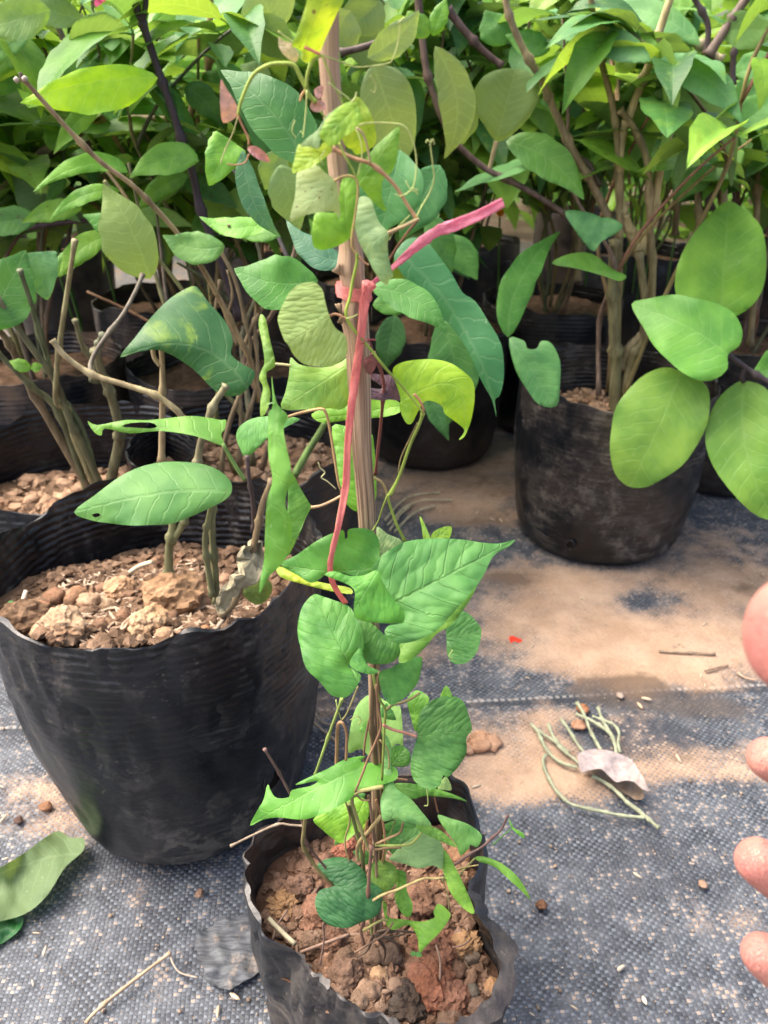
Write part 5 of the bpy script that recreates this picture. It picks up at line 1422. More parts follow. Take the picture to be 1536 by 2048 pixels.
# middle
V([(619, 565), (632, 566), (645, 580), (650, 601), (658, 630), (671, 656), (689, 669), (694, 685), (693, 711), (675, 727), (656, 734), (626, 732), (604, 726), (586, 708), (578, 692), (568, 679), (556, 645), (558, 627), (567, 606), (582, 580), (603, 567)], (658, 633), (572, 690), .272, (.20, .33, .085, 1), n=(-.1, .1), under=True, fold=-.15, pucker=1.8, label='ribbed pale leaf underside left of the stake, browning at its edge')
V([(581, 715), (597, 728), (626, 734), (656, 734), (682, 724), (697, 716), (700, 760), (700, 802), (682, 819), (662, 817), (610, 819), (563, 817), (571, 783), (578, 750)], (700, 728), (563, 817), .300, (.17, .34, .075, 1), n=(.1, .3), fold=-.1)
V([(623, 828), (656, 815), (708, 806), (740, 796), (773, 796), (801, 806), (799, 825), (760, 835), (708, 838), (662, 845), (636, 843)], (801, 812), (623, 840), .318, (.14, .33, .04, 1), n=(0, .9), step=7)
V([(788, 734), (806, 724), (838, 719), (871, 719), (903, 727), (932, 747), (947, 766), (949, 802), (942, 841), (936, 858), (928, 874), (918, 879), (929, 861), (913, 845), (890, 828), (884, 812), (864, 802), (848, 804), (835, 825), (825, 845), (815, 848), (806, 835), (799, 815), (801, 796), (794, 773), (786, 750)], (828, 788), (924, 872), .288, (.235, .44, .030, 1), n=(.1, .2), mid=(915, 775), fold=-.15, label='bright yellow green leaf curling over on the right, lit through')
V([(737, 753), (750, 747), (763, 750), (786, 750), (796, 760), (806, 786), (815, 789), (799, 801), (779, 799), (766, 801), (737, 796), (734, 776), (757, 778), (763, 773)], (770, 800), (742, 765), .296, PURP, n=(0, .3), step=5, label='dark purple young leaf beside the stake')
V([(727, 718), (740, 711), (749, 703), (755, 714), (753, 731), (740, 750), (729, 737)], (751, 705), (740, 750), .284, (.15, .055, .065, 1), n=(.1, .2), step=4, label='small maroon folded young leaf')
V([(522, 628), (532, 640), (539, 675), (551, 726), (543, 738), (533, 745), (535, 765), (541, 785), (538, 810), (530, 828), (521, 832), (521, 802), (526, 775), (518, 757), (523, 740), (529, 724), (524, 685), (517, 649)], (521, 832), (522, 628), .285, (.16, .31, .06, 1), n=(-.6, .1), step=6, fold=-.2)
V([(543, 752), (548, 783), (556, 810), (576, 832), (567, 855), (572, 890), (581, 930), (580, 960), (570, 1010), (585, 1050), (571, 1117), (540, 1151), (522, 1182), (518, 1184), (520, 1160), (528, 1120), (530, 1060), (534, 1000), (545, 960), (537, 915), (536, 860), (537, 825), (545, 812)], (556, 800), (519, 1184), .268, (.105, .29, .055, 1), n=(-.35, .1), fold=-.1, label='long narrow leaf hanging on the left, folded lengthwise')
V([(576, 940), (590, 955), (600, 975), (618, 1005), (622, 1015), (612, 1035), (597, 1072), (571, 1117), (572, 1060), (576, 1000)], (621, 1016), (572, 1115), .276, (.085, .235, .045, 1), n=(.2, .2), step=7)
V([(664, 853), (695, 853), (740, 865), (748, 890), (752, 945), (750, 1004), (718, 1024), (692, 1007), (679, 972), (672, 913)], (750, 955), (668, 853), .308, (.115, .315, .04, 1), n=(0, .15), step=8)
# the cluster at the middle
V([(561, 1128), (593, 1110), (631, 1083), (661, 1068), (686, 1060), (690, 1077), (695, 1074), (697, 1059), (722, 1056), (744, 1062), (758, 1081), (759, 1113), (758, 1136), (741, 1149), (714, 1153), (669, 1142), (650, 1150), (624, 1166), (593, 1149)], (757, 1133), (561, 1128), .273, (.068, .235, .040, 1), n=(0, .12), mid=(665, 1142), fold=.25, label='dark green leaf crossed by the pink tape, notched on its upper edge')
V([(650, 1150), (669, 1142), (700, 1152), (730, 1150), (755, 1140), (767, 1166), (786, 1196), (808, 1223), (808, 1242), (797, 1247), (744, 1245), (714, 1238), (707, 1223), (710, 1189), (703, 1174), (684, 1164)], (757, 1138), (700, 1235), .250, (.080, .275, .045, 1), n=(.1, .3), fold=-.1)
V([(555, 1132), (593, 1147), (624, 1160), (660, 1168), (700, 1176), (702, 1188), (660, 1182), (600, 1167), (560, 1153)], (700, 1182), (553, 1134), .295, (.28, .40, .04, 1), n=(0, .7), step=6)
BIG = V([(742, 1140), (757, 1117), (782, 1098), (812, 1083), (858, 1077), (895, 1077), (933, 1080), (963, 1085), (990, 1087), (1009, 1085), (1030, 1079), (1022, 1090), (1009, 1098), (986, 1113), (967, 1151), (952, 1174), (926, 1204), (899, 1234), (873, 1261), (839, 1279), (801, 1287), (778, 1281), (769, 1264), (778, 1251), (801, 1247), (809, 1234), (795, 1222), (772, 1190), (752, 1160)], (800, 1200), (1031, 1080), .256, (.088, .27, .075, 1), n=(.1, .75), fold=.05, step=7, und=.006, pucker=3.2, label='largest puckered heart shaped leaf with a long drawn out tip')
V([(952, 1168), (950, 1181), (933, 1211), (903, 1249), (873, 1268), (854, 1291), (831, 1313), (809, 1325), (797, 1323), (801, 1302), (801, 1287), (839, 1270), (873, 1250), (926, 1190)], (803, 1295), (950, 1172), .270, (.135, .31, .050, 1), n=(0, .4), step=7)
V([(627, 1189), (646, 1193), (695, 1211), (708, 1227), (716, 1242), (725, 1264), (727, 1300), (714, 1312), (702, 1322), (699, 1334), (722, 1351), (710, 1378), (695, 1393), (680, 1395), (661, 1389), (639, 1363), (612, 1336), (601, 1295), (595, 1264), (599, 1230), (608, 1208)], (700, 1332), (627, 1189), .262, (.078, .255, .055, 1), n=(-.1, .45), fold=.05, pucker=1.6, label='broad heart shaped leaf on the left of the middle cluster')
V([(712, 1240), (744, 1247), (767, 1268), (801, 1288), (799, 1310), (778, 1327), (737, 1327), (727, 1313), (715, 1290)], (735, 1325), (716, 1245), .270, (.055, .19, .038, 1), n=(.1, .35), step=8)
V([(722, 1295), (727, 1313), (737, 1332), (758, 1342), (741, 1349), (714, 1342), (699, 1329), (707, 1310)], (757, 1342), (722, 1296), .258, (.070, .235, .055, 1), n=(0, .3), step=5, fold=.3)
V([(759, 1344), (782, 1336), (801, 1325), (842, 1313), (842, 1340), (835, 1366), (816, 1389), (797, 1404), (782, 1410), (767, 1393), (759, 1366)], (760, 1343), (790, 1408), .272, (.075, .25, .060, 1), n=(.1, .35), fold=-.1, step=8)
V([(922, 1223), (937, 1227), (952, 1242), (963, 1261), (956, 1298), (944, 1317), (929, 1327), (907, 1327), (895, 1310), (893, 1279), (893, 1253), (907, 1234)], (893, 1276), (963, 1262), .300, (.062, .205, .055, 1), n=(.1, .5), step=7, label='rounded leaf standing off to the right of the largest leaf')
V([(752, 1055), (775, 1068), (805, 1083), (785, 1105), (759, 1125)], (757, 1112), (752, 1055), .292, MINT, n=(0, .2), step=6)
V([(839, 1032), (848, 1045), (861, 1078), (848, 1080), (843, 1053)], (852, 1080), (839, 1032), .285, LIMED, step=5); V([(861, 1076), (873, 1059), (903, 1053), (897, 1080), (875, 1084)], (866, 1082), (903, 1053), .285, LIMED, step=5)
# lower half
V([(835, 1455), (843, 1420), (871, 1397), (902, 1392), (925, 1401), (937, 1428), (944, 1459), (933, 1475), (933, 1506), (914, 1537), (894, 1555), (886, 1551), (878, 1573), (851, 1577), (828, 1561), (821, 1530), (828, 1495), (835, 1473)], (834, 1473), (944, 1459), .268, (.070, .215, .055, 1), n=(.05, .55), fold=.05, pucker=1.8, label='puckered leaf with a bitten lower edge, right of the lower stems')
V([(824, 1385), (839, 1381), (859, 1397), (848, 1420), (838, 1455), (830, 1462), (820, 1428), (814, 1401)], (832, 1462), (826, 1384), .285, (.09, .26, .03, 1), n=(-.3, 0), step=6); V([(892, 1371), (904, 1389), (900, 1400), (880, 1397)], (890, 1400), (893, 1371), .283, (.10, .28, .03, 1), step=5)
V([(697, 1506), (699, 1467), (707, 1428), (722, 1401), (746, 1387), (769, 1401), (793, 1412), (802, 1420), (806, 1491), (793, 1487), (753, 1522), (722, 1498)], (753, 1520), (760, 1392), .306, (.095, .27, .04, 1), n=(0, 0), under=True, step=8)
V([(785, 1495), (804, 1491), (820, 1506), (818, 1530), (793, 1534), (781, 1526)], (783, 1530), (812, 1494), .292, (.055, .18, .03, 1), step=6)
V([(500, 1651), (515, 1620), (527, 1600), (535, 1569), (543, 1584), (554, 1596), (578, 1594), (584, 1580), (621, 1572), (634, 1562), (590, 1570), (621, 1553), (656, 1537), (691, 1518), (730, 1512), (722, 1524), (753, 1526), (789, 1534), (796, 1549), (789, 1561), (753, 1573), (714, 1584), (699, 1600), (656, 1623), (609, 1639), (558, 1635), (527, 1639)], (735, 1530), (500, 1651), .276, (.085, .275, .040, 1), n=(-.05, .6), mid=(620, 1583), fold=.15, step=8, label='long eaten leaf with a hooked tip reaching left over the bag rim')
V([(626, 1639), (656, 1620), (699, 1597), (734, 1600), (738, 1631), (722, 1655), (687, 1686), (667, 1678), (644, 1659)], (728, 1605), (685, 1686), .292, (.13, .32, .03, 1), n=(0, .3), step=8)
V([(761, 1471), (773, 1471), (783, 1495), (781, 1526), (787, 1561), (793, 1577), (820, 1596), (843, 1623), (863, 1651), (832, 1649), (793, 1639), (769, 1643), (763, 1631), (761, 1600), (769, 1569), (765, 1518)], (778, 1612), (863, 1651), .258, (.13, .32, .11, 1), n=(0, .5), mid=(800, 1620), fold=-.1, step=8, label='pale upright leaf twisted in the middle of the lower stems')
V([(789, 1567), (824, 1567), (871, 1577), (910, 1590), (935, 1603), (902, 1596), (851, 1592), (824, 1598), (796, 1582)], (790, 1572), (935, 1603), .285, (.085, .25, .035, 1), n=(0, 1.1), step=6); V([(890, 1553), (900, 1565), (903, 1580), (890, 1580), (875, 1577)], (880, 1572), (903, 1580), .272, (.24, .4, .15, 1), step=4)
V([(876, 1629), (902, 1637), (929, 1645), (953, 1659), (964, 1674), (955, 1694), (941, 1690), (937, 1698), (921, 1711), (914, 1694), (902, 1674), (882, 1647)], (922, 1708), (880, 1632), .285, (.095, .27, .07, 1), n=(.1, .5), step=7)
V([(779, 1717), (804, 1690), (843, 1666), (871, 1674), (886, 1694), (886, 1725), (882, 1739), (867, 1731), (839, 1737), (812, 1729), (789, 1723)], (803, 1695), (884, 1735), .268, (.125, .28, .10, 1), n=(0, .4), under=True, step=7, label='pale leaf underside above the soil')
V([(760, 1655), (775, 1645), (800, 1640), (835, 1652), (843, 1666), (804, 1688), (790, 1712), (775, 1695), (764, 1672)], (830, 1655), (770, 1690), .284, (.06, .20, .05, 1), n=(0, .4), step=7)
V([(830, 1640), (850, 1648), (880, 1660), (905, 1682), (912, 1695), (885, 1684), (850, 1668), (835, 1658)], (838, 1648), (912, 1695), .262, (.14, .33, .06, 1), n=(0, .6), step=6)
V([(882, 1698), (894, 1705), (914, 1741), (929, 1772), (947, 1815), (946, 1828), (925, 1815), (902, 1787), (890, 1756), (882, 1725)], (889, 1755), (947, 1829), .258, (.16, .36, .05, 1), n=(.2, .4), mid=(908, 1770), step=6, label='bright lance shaped leaf hanging over the right side of the soil')
V([(949, 1715), (968, 1713), (1000, 1725), (1027, 1745), (1046, 1768), (1058, 1791), (1060, 1799), (1043, 1782), (1019, 1760), (988, 1733), (960, 1724)], (949, 1717), (1060, 1799), .292, (.12, .31, .04, 1), n=(0, .8), mid=(1015, 1737), step=5, label='narrow leaf arching out over the right rim of the front bag')
V([(650, 1752), (634, 1731), (653, 1718), (683, 1714), (708, 1723), (729, 1744), (738, 1761), (755, 1772), (765, 1786), (757, 1828), (721, 1845), (695, 1856), (657, 1850), (636, 1828), (630, 1803), (640, 1780), (669, 1771)], (671, 1771), (766, 1788), .262, (.030, .125, .048, 1), n=(-.05, .8), fold=-.2, step=7, und=.007, pucker=2.0, label='darkest two lobed leaf lying just above the soil')
V([(791, 1746), (801, 1740), (812, 1748), (814, 1782), (825, 1807), (822, 1831), (810, 1833), (797, 1816), (789, 1795), (793, 1769)], (803, 1780), (816, 1832), .272, (.125, .33, .045, 1), n=(.2, .4), step=5)
V([(765, 1800), (774, 1812), (776, 1834), (810, 1839), (844, 1843), (869, 1835), (867, 1824), (877, 1807), (899, 1824), (899, 1837), (882, 1862), (856, 1888), (839, 1905), (835, 1875), (818, 1850), (789, 1860), (776, 1854), (770, 1838)], (775, 1840), (842, 1903), .262, (.145, .345, .045, 1), n=(0, .7), mid=(815, 1848), step=6, label='bright ragged leaf lowest over the soil')
V([(740, 1730), (770, 1720), (795, 1740), (790, 1770), (765, 1785), (742, 1765)], (745, 1735), (782, 1778), .274, (.10, .22, .035, 1), n=(0, .6), step=6, spots=.8, mottle=.4)
V([(1017, 1636), (1024, 1648), (1030, 1660), (1022, 1656)], (1024, 1660), (1017, 1636), .285, GRN, step=4); V([(1024, 1656), (1036, 1660), (1048, 1668), (1048, 1677), (1034, 1668)], (1025, 1657), (1048, 1677), .285, (.12, .34, .05, 1), step=4)
V([(823, 1903), (831, 1904), (830, 1912), (822, 1911)], (826, 1910), (823, 1903), .262, (.10, .32, .09, 1), step=3); V([(832, 1905), (840, 1904), (844, 1912), (834, 1914)], (832, 1911), (843, 1908), .262, (.10, .32, .09, 1), step=3)

# shoots, leaf stalks and tendrils
YG, PKB, OLV, BRN, TAN_, PURB, TEN = (.26, .32, .065, 1), (.42, .20, .125, 1), (.165, .20, .065, 1), (.16, .082, .062, 1), (.33, .235, .125, 1), (.135, .075, .075, 1), (.42, .46, .18, 1)
def S(pts, r, col, Y, name='petiole', **k):
    return stem_px(vine, pts, r, col, Y, name=name, **k)
S([(476, 230), (483, 200), (505, 152), (535, 131), (565, 127), (588, 131), (600, 152), (612, 175), (618, 190), (632, 205)], 3.6, YG, .282, 'stem', taper=(.8, 1.2)); S([(476, 228), (482, 245), (496, 275), (498, 290)], 2.2, PKB, .283); S([(498, 308), (490, 325), (470, 330), (455, 328)], 1.5, PKB, .283, 'tendril')
S([(477, 230), (465, 268), (450, 300), (441, 327)], 1.2, (.45, .4, .2, 1), .283, 'tendril'); S([(612, 180), (604, 190), (600, 203)], 3, (.36, .2, .1, 1), .283, 'bud')
S([(642, 110), (625, 122), (615, 148), (613, 176)], 3.4, YG, .280, 'stem'); S([(609, 94), (622, 100), (640, 108)], 2.8, (.55, .17, .14, 1), .276); S([(645, 112), (662, 155), (680, 195), (686, 210)], 1.8, YG, .281, 'stem')
S([(556, 62), (580, 80), (620, 103), (650, 112), (690, 127), (712, 134), (740, 133), (770, 128), (784, 120), (796, 85), (800, 48), (797, 44)], 1.5, TEN, .280, 'tendril', ns=5); S([(797, 46), (805, 38), (810, 34)], 1.4, TEN, .280, 'tendril', ns=5)
S([(614, 180), (612, 220), (608, 262), (606, 275)], 1.6, TEN, .278, 'tendril', ns=5); S([(608, 270), (603, 265), (600, 262)], 1, TEN, .278, 'tendril', ns=5); S([(657, 165), (675, 180), (695, 195), (703, 205)], 1.5, TEN, .279, 'tendril', ns=5); S([(703, 205), (711, 195), (713, 184)], 2, TEN, .268, 'tendril', ns=5)
S([(640, 222), (648, 232), (655, 240)], 2, YG, .280, 'stem')
S([(665, 297), (685, 307), (712, 318), (740, 327), (770, 350), (795, 378), (815, 410), (833, 437)], 3.9, (.40, .215, .13, 1), .263, 'stem', nodes=2); S([(712, 255), (726, 268), (735, 295), (741, 327)], 2.6, (.45, .35, .2, 1), .262); S([(713, 258), (722, 285), (724, 310), (716, 352)], 1.4, TEN, .264, 'tendril', ns=5)
S([(678, 285), (690, 312), (705, 338), (712, 355)], 2.2, YG, .262, 'stem')
S([(718, 250), (740, 246), (775, 246), (806, 251), (822, 272), (832, 310), (832, 345), (827, 372), (822, 380)], 1.5, TEN, .262, 'tendril', ns=5)
for q in ([(822, 380), (815, 370), (812, 362)], [(822, 380), (833, 384), (835, 390)], [(822, 380), (812, 388), (800, 392), (790, 388)], [(826, 376), (834, 380), (836, 378)]): S(q, 1.4, TEN, .262, 'tendril', ns=5)
S([(833, 434), (845, 410), (858, 388), (868, 360), (866, 330), (862, 300), (861, 285)], 1.5, TEN, .262, 'tendril', ns=5)
for q in ([(861, 286), (855, 280), (852, 286)], [(861, 286), (866, 279), (869, 290)], [(861, 285), (859, 292)]): S(q, 1.4, TEN, .262, 'tendril', ns=5)
S([(668, 362), (684, 354), (700, 352), (713, 360), (716, 380), (712, 420), (704, 470), (704, 495), (714, 507)], 2.4, (.38, .26, .11, 1), .266); S([(776, 466), (790, 460), (812, 450), (838, 437)], 4, (.40, .285, .165, 1), .262); S([(836, 440), (815, 465), (790, 500), (765, 540), (744, 568)], 2.6, (.21, .095, .075, 1), [.264, .268, .275, .282, .286], 'stem')
S([(820, 430), (800, 450), (785, 468), (778, 480)], 1.1, TEN, .262, 'tendril', ns=5); S([(714, 507), (714, 525), (706, 560), (700, 595), (692, 625), (700, 648), (725, 680), (745, 703), (770, 735), (800, 768), (825, 798), (846, 826)], 3.2, (.24, .31, .055, 1), .2815, 'stem'); S([(718, 512), (728, 524), (738, 530)], 2, PKB, .281)
S([(658, 633), (670, 628), (682, 632), (692, 637)], 3, PKB, .276); S([(692, 637), (705, 634), (716, 628)], 1.2, TEN, .280, 'tendril', ns=5)
S([(846, 826), (838, 850), (820, 890), (800, 948), (782, 985), (776, 992), (783, 1020), (795, 1052), (810, 1082)], 3.6, (.23, .29, .06, 1), .286, 'stem', nodes=2); S([(835, 845), (818, 880), (802, 915), (796, 945)], 1.4, TAN_, .287, 'tendril', ns=5); S([(828, 788), (840, 802), (847, 818), (845, 828)], 3.2, PKB, .283)
S([(746, 705), (760, 735), (768, 770), (766, 800), (762, 845), (756, 900), (751, 950)], 3.8, (.15, .045, .040, 1), .298, 'stem', nodes=2); S([(752, 680), (738, 680), (722, 688)], 1.4, (.2, .04, .05, 1), .280, 'tendril', ns=5); S([(735, 676), (742, 690), (746, 706)], 2, (.2, .05, .06, 1), .283, 'stem')
S([(575, 834), (600, 826), (640, 818), (652, 826), (660, 860), (668, 910), (677, 965), (683, 992), (672, 1060), (680, 1100)], 3.0, (.36, .22, .12, 1), .288, 'stem'); S([(621, 1015), (640, 1012), (660, 1004), (682, 992)], 3.2, (.50, .30, .20, 1), .280); S([(551, 728), (565, 729), (582, 731)], 2.8, (.48, .40, .24, 1), .287); S([(553, 812), (545, 806), (534, 810)], 1.6, MINT, .284, 'tendril', ns=5)
S([(637, 925), (641, 936), (650, 945), (643, 955), (655, 963), (672, 978)], 1.4, (.45, .42, .26, 1), .290, 'tendril', ns=5)
S([(746, 955), (762, 963), (771, 978), (774, 992)], 3, (.42, .30, .15, 1), .290); S([(774, 992), (765, 1015), (757, 1040), (745, 1062)], 2.0, YG, .285, 'tendril', ns=5)
S([(748, 1345), (745, 1400), (744, 1460), (752, 1530), (757, 1640), (748, 1760), (748, 1870)], 5.2, (.12, .075, .045, 1), .279, 'stem', nodes=3); S([(758, 1345), (757, 1420), (762, 1520), (764, 1640), (758, 1760), (752, 1870)], 4.2, (.14, .085, .05, 1), .283, 'stem', nodes=3)
S([(746, 1345), (751, 1373), (760, 1400), (771, 1421), (769, 1450), (767, 1500), (764, 1560)], 3, (.25, .29, .075, 1), .268, 'stem'); S([(771, 1421), (785, 1410), (804, 1405), (825, 1396), (839, 1386)], 2.8, (.30, .22, .11, 1), .270)
S([(766, 1450), (785, 1459), (808, 1465), (833, 1473)], 3.2, (.43, .19, .15, 1), .266); S([(752, 1370), (757, 1420), (762, 1452), (752, 1482), (735, 1520), (722, 1555), (710, 1584)], 2.6, (.25, .13, .085, 1), .264, 'stem')
S([(684, 1398), (672, 1430), (656, 1475), (642, 1515), (630, 1550)], 3.2, (.20, .245, .075, 1), .276, 'stem', nodes=2); S([(716, 1373), (702, 1408), (692, 1430), (682, 1442)], 2, (.24, .2, .1, 1), .280); S([(673, 1535), (674, 1490), (676, 1450), (685, 1446), (693, 1465), (693, 1495), (692, 1520)], 3.6, (.36, .2, .12, 1), [.285, .28, .276, .274, .274, .274, .274]); S([(672, 1400), (676, 1420), (683, 1440)], 1.4, TEN, .277, 'tendril', ns=5)
S([(529, 1498), (545, 1524), (558, 1546), (582, 1592), (600, 1630), (606, 1650), (613, 1685), (640, 1722), (665, 1750)], 2.8, PURB, .272, 'stem', nodes=4); S([(462, 1692), (500, 1673), (554, 1649), (580, 1650), (606, 1652)], 2.4, (.22, .16, .135, 1), .274, 'stem', nodes=2); S([(612, 1622), (608, 1660), (606, 1690), (618, 1714), (640, 1745), (668, 1771)], 3.8, (.20, .15, .07, 1), .268, 'stem', nodes=2)
S([(767, 1573), (740, 1578), (714, 1585), (704, 1598), (710, 1625), (722, 1660), (734, 1690), (741, 1703)], 4, (.29, .25, .11, 1), .264, 'stem'); S([(712, 1590), (725, 1600), (740, 1600)], 2, (.3, .18, .1, 1), .264)
S([(738, 1592), (744, 1640), (750, 1690), (753, 1740), (751, 1830), (749, 1870)], 2.8, (.21, .12, .09, 1), .270, 'stem', nodes=3); S([(699, 1608), (712, 1660), (722, 1700), (728, 1740), (740, 1830), (745, 1870)], 3.6, (.15, .155, .06, 1), .275, 'stem', nodes=2); S([(762, 1632), (740, 1660), (720, 1682), (714, 1700), (716, 1722)], 3.8, (.32, .225, .12, 1), .268, 'stem')
S([(743, 1692), (739, 1740), (735, 1800), (728, 1842), (722, 1860), (728, 1890)], 3.3, (.20, .10, .08, 1), .258, 'stem', nodes=3); S([(742, 1803), (765, 1790), (793, 1780), (820, 1768), (847, 1757), (870, 1757), (888, 1755)], 2.6, (.33, .24, .12, 1), .257); S([(735, 1812), (765, 1800), (790, 1795)], 2, (.30, .18, .1, 1), .262)
S([(880, 1757), (910, 1729), (940, 1708), (964, 1694), (985, 1675), (1003, 1658), (1015, 1631)], 2.7, PURB, [.275, .276, .278, .28, .282, .284, .285], 'stem', nodes=3); S([(750, 1690), (793, 1691), (820, 1688), (834, 1676), (843, 1666)], 2.5, (.28, .31, .09, 1), .262); S([(750, 1700), (775, 1696), (803, 1695)], 2.4, (.28, .17, .1, 1), .266); S([(752, 1688), (780, 1675), (800, 1665), (806, 1645)], 2.4, (.26, .15, .09, 1), .262)
S([(885, 1760), (915, 1752), (932, 1735), (949, 1717)], 2.0, (.3, .27, .1, 1), [.26, .275, .285, .291]); S([(905, 1742), (930, 1735), (957, 1730)], 1.8, (.3, .22, .1, 1), .28); S([(985, 1690), (1005, 1672), (1022, 1658)], 1.2, GRN, .285, 'tendril', ns=5)
S([(726, 1862), (760, 1842), (776, 1840)], 2.6, (.30, .26, .11, 1), .260); S([(710, 1905), (735, 1890), (770, 1868), (786, 1845)], 2.2, (.15, .085, .065, 1), .255, 'stem'); S([(646, 1846), (648, 1880), (640, 1930)], 2.0, (.14, .08, .07, 1), .252, 'stem'); S([(876, 1625), (870, 1600), (868, 1580)], 1.8, (.22, .09, .06, 1), .29); S([(885, 1756), (895, 1790), (898, 1820)], 1.3, (.25, .2, .1, 1), .258, 'tendril', ns=5)
for q in ([(748, 1870), (775, 1875), (810, 1868)], [(750, 1868), (790, 1885), (800, 1910)], [(752, 1872), (770, 1900), (765, 1930)], [(745, 1872), (735, 1900), (712, 1915)], [(760, 1866), (800, 1862), (838, 1866)], [(755, 1864), (785, 1856), (805, 1848)]):
    S(q, 3.0, (.075, .045, .035, 1), .272 if q[1][1] < 1880 else .262, 'root', taper=(1.1, .5))

# small leaves and shoots half hidden among the lower stems
for b, t, w, Y, c in [((742, 1560), (706, 1568), 30, .296, GRN), ((748, 1500), (790, 1516), 30, .304, DRK), ((730, 1640), (700, 1668), 28, .300, LIMED), ((765, 1690), (800, 1672), 30, .296, DRK), ((752, 1450), (716, 1462), 28, .310, GRN), ((770, 1600), (818, 1602), 34, .300, GRN), ((745, 1720), (705, 1702), 26, .288, DRK), ((790, 1640), (836, 1628), 30, .302, DRK), ((840, 1700), (870, 1660), 24, .296, GRN), ((700, 1660), (668, 1690), 24, .298, GRN), ((760, 1415), (792, 1440), 28, .305, DRK), ((728, 1600), (690, 1588), 26, .300, DRK)]:
    bl(vine, b, t, w, Y, c, prof='heart', mat='vine_leaf', step=6, n=(RND.uniform(-.4, .4), RND.uniform(.1, .9)), fold=RND.uniform(-.3, .3))
for q in ([(744, 1420), (734, 1460), (728, 1510), (733, 1560)], [(760, 1480), (775, 1500), (778, 1530), (770, 1560)], [(752, 1600), (765, 1640), (770, 1690), (760, 1740)], [(735, 1640), (728, 1690), (730, 1750), (740, 1820)], [(800, 1600), (790, 1640), (775, 1690), (760, 1760)], [(772, 1540), (790, 1555), (815, 1560)], [(690, 1600), (700, 1640), (690, 1690), (712, 1760)]):
    S(q, RND.uniform(1.6, 2.6), RND.choice((BRN, OLV, TAN_, PKB)), RND.uniform(.272, .292), 'stem')
for q in ([(683, 1400), (690, 1388), (684, 1378)], [(700, 1440), (714, 1432), (722, 1440), (716, 1448)], [(905, 1300), (898, 1312), (905, 1318)], [(840, 1490), (856, 1600), (848, 1612)], [(650, 300), (640, 318), (648, 330)], [(590, 240), (584, 262), (592, 276)], [(740, 150), (752, 170), (748, 186), (740, 180)]):
    S(q, 1.2, TEN, .268, 'tendril', ns=5)

# ---------------------------------------------------------------- litter on the mat
def scrap_mat():
    t = NT('dusty_film_scrap')
    oi = t.n('ShaderNodeObjectInfo')
    tc = t.n('ShaderNodeTexCoord').outputs['Object']
    n = t.noise(t.mapping(tc, rot=(0, 0, math.radians(62)), scale=(1, 7, 1)), 60.0, 5.0, 0.65)
    n2 = t.noise(tc, 70.0, 5.0, 0.7)
    c = t.mix(t.ss(n, 0.35, 0.68), t.mix(1.0, oi.outputs['Color'], (0.6, 0.6, 0.62, 1), 'MULTIPLY'), t.mix(1.0, oi.outputs['Color'], (1.7, 1.62, 1.55, 1), 'MULTIPLY'))
    c = t.mix(t.math('MULTIPLY', t.ss(n2, 0.55, 0.68), 0.7), c, (0.25, 0.20, 0.155, 1))
    return t.done(t.princ(c, 0.55, 0.3, t.bump(t.math('ADD', n, n2), 0.7, 0.0012)))
M['scrap'] = scrap_mat()
def on_mat(p, lift=0.0):
    q = PZ(p[0], p[1], 0.006 + lift)
    return q
def twig(name, pts, r_px, col, label, cat, lift=.002, nodes=3, hs=None):
    P = [on_mat(p, lift + (hs[i] if hs else 0)) for i, p in enumerate(pts)]
    C_ = [Vector(q) for q in cr(P, 6)]
    rad = []
    for i, q in enumerate(C_):
        f = i / (len(C_) - 1)
        s = (f * nodes) % 1
        rad.append(r_px * (q - CAM).length / FPX * (1 + .35 * math.exp(-(min(s, 1 - s) / .08) ** 2)) * (1 + .5 * noise.noise(q * 190)))
    v, f = tube_geo(C_, rad, 7)
    return C_, rad, v, f
def twig_obj(name, pts, r_px, col, label, cat, group=None, **k):
    C_, rad, v, f = twig(name, pts, r_px, col, label, cat, **k)
    o = mk(name, v, f, M['dry'], None, color=col, loc=C_[0])
    return tag(o, label, cat, group)
twig_obj('dry_twig', [(172, 2046), (185, 2030), (220, 1998), (262, 1965), (300, 1936), (340, 1906)], 3, (.36, .26, .17, 1), 'thin brown twig lying on the mat at bottom left', 'twig', lift=.004)
twig_obj('root_hair', [(340, 1906), (345, 1925), (360, 1945), (395, 1955)], 1.2, (.34, .28, .22, 1), 'fine pale root curling from the end of the twig', 'root')

def flat_leaf(name, pts, base, tip, col, label, cat, mat='broad_leaf', mid=None, under=False, lift=.006, arch=.01, step=11, **k):
    """a fallen leaf lying on the mat: outline on the ground, arched up a little"""
    ring = [tuple(p) for p in cr(pts, 3, True)]
    Yb = PZ(base[0], base[1], lift).y
    c0 = PZ(sum(p[0] for p in pts) / len(pts), sum(p[1] for p in pts) / len(pts), lift)
    root = empty(name, c0, label, cat)
    o = outline_leaf(root, pts, base, tip, Yb, mat=mat, mid=mid, under=under, col=col, step=step, name='blade', **k)
    # lay the blade down on the ground
    B, T = np.array(base, float), np.array(tip, float)
    for v in o.data.vertices:
        w = v.co + c0
        q = project(w)
        uvd = ((q[0] - B[0]) * (T - B)[0] + (q[1] - B[1]) * (T - B)[1]) / ((T - B) ** 2).sum()
        h = lift + arch * (0.5 + noise.noise(Vector((q[0] * .012, q[1] * .012, 3)))) + 0.004 * noise.noise(Vector((q[0] * .04, q[1] * .04, 8)))
        v.co = PZ(q[0], q[1], max(0.005, h)) - c0
    o.data.update()
    return root
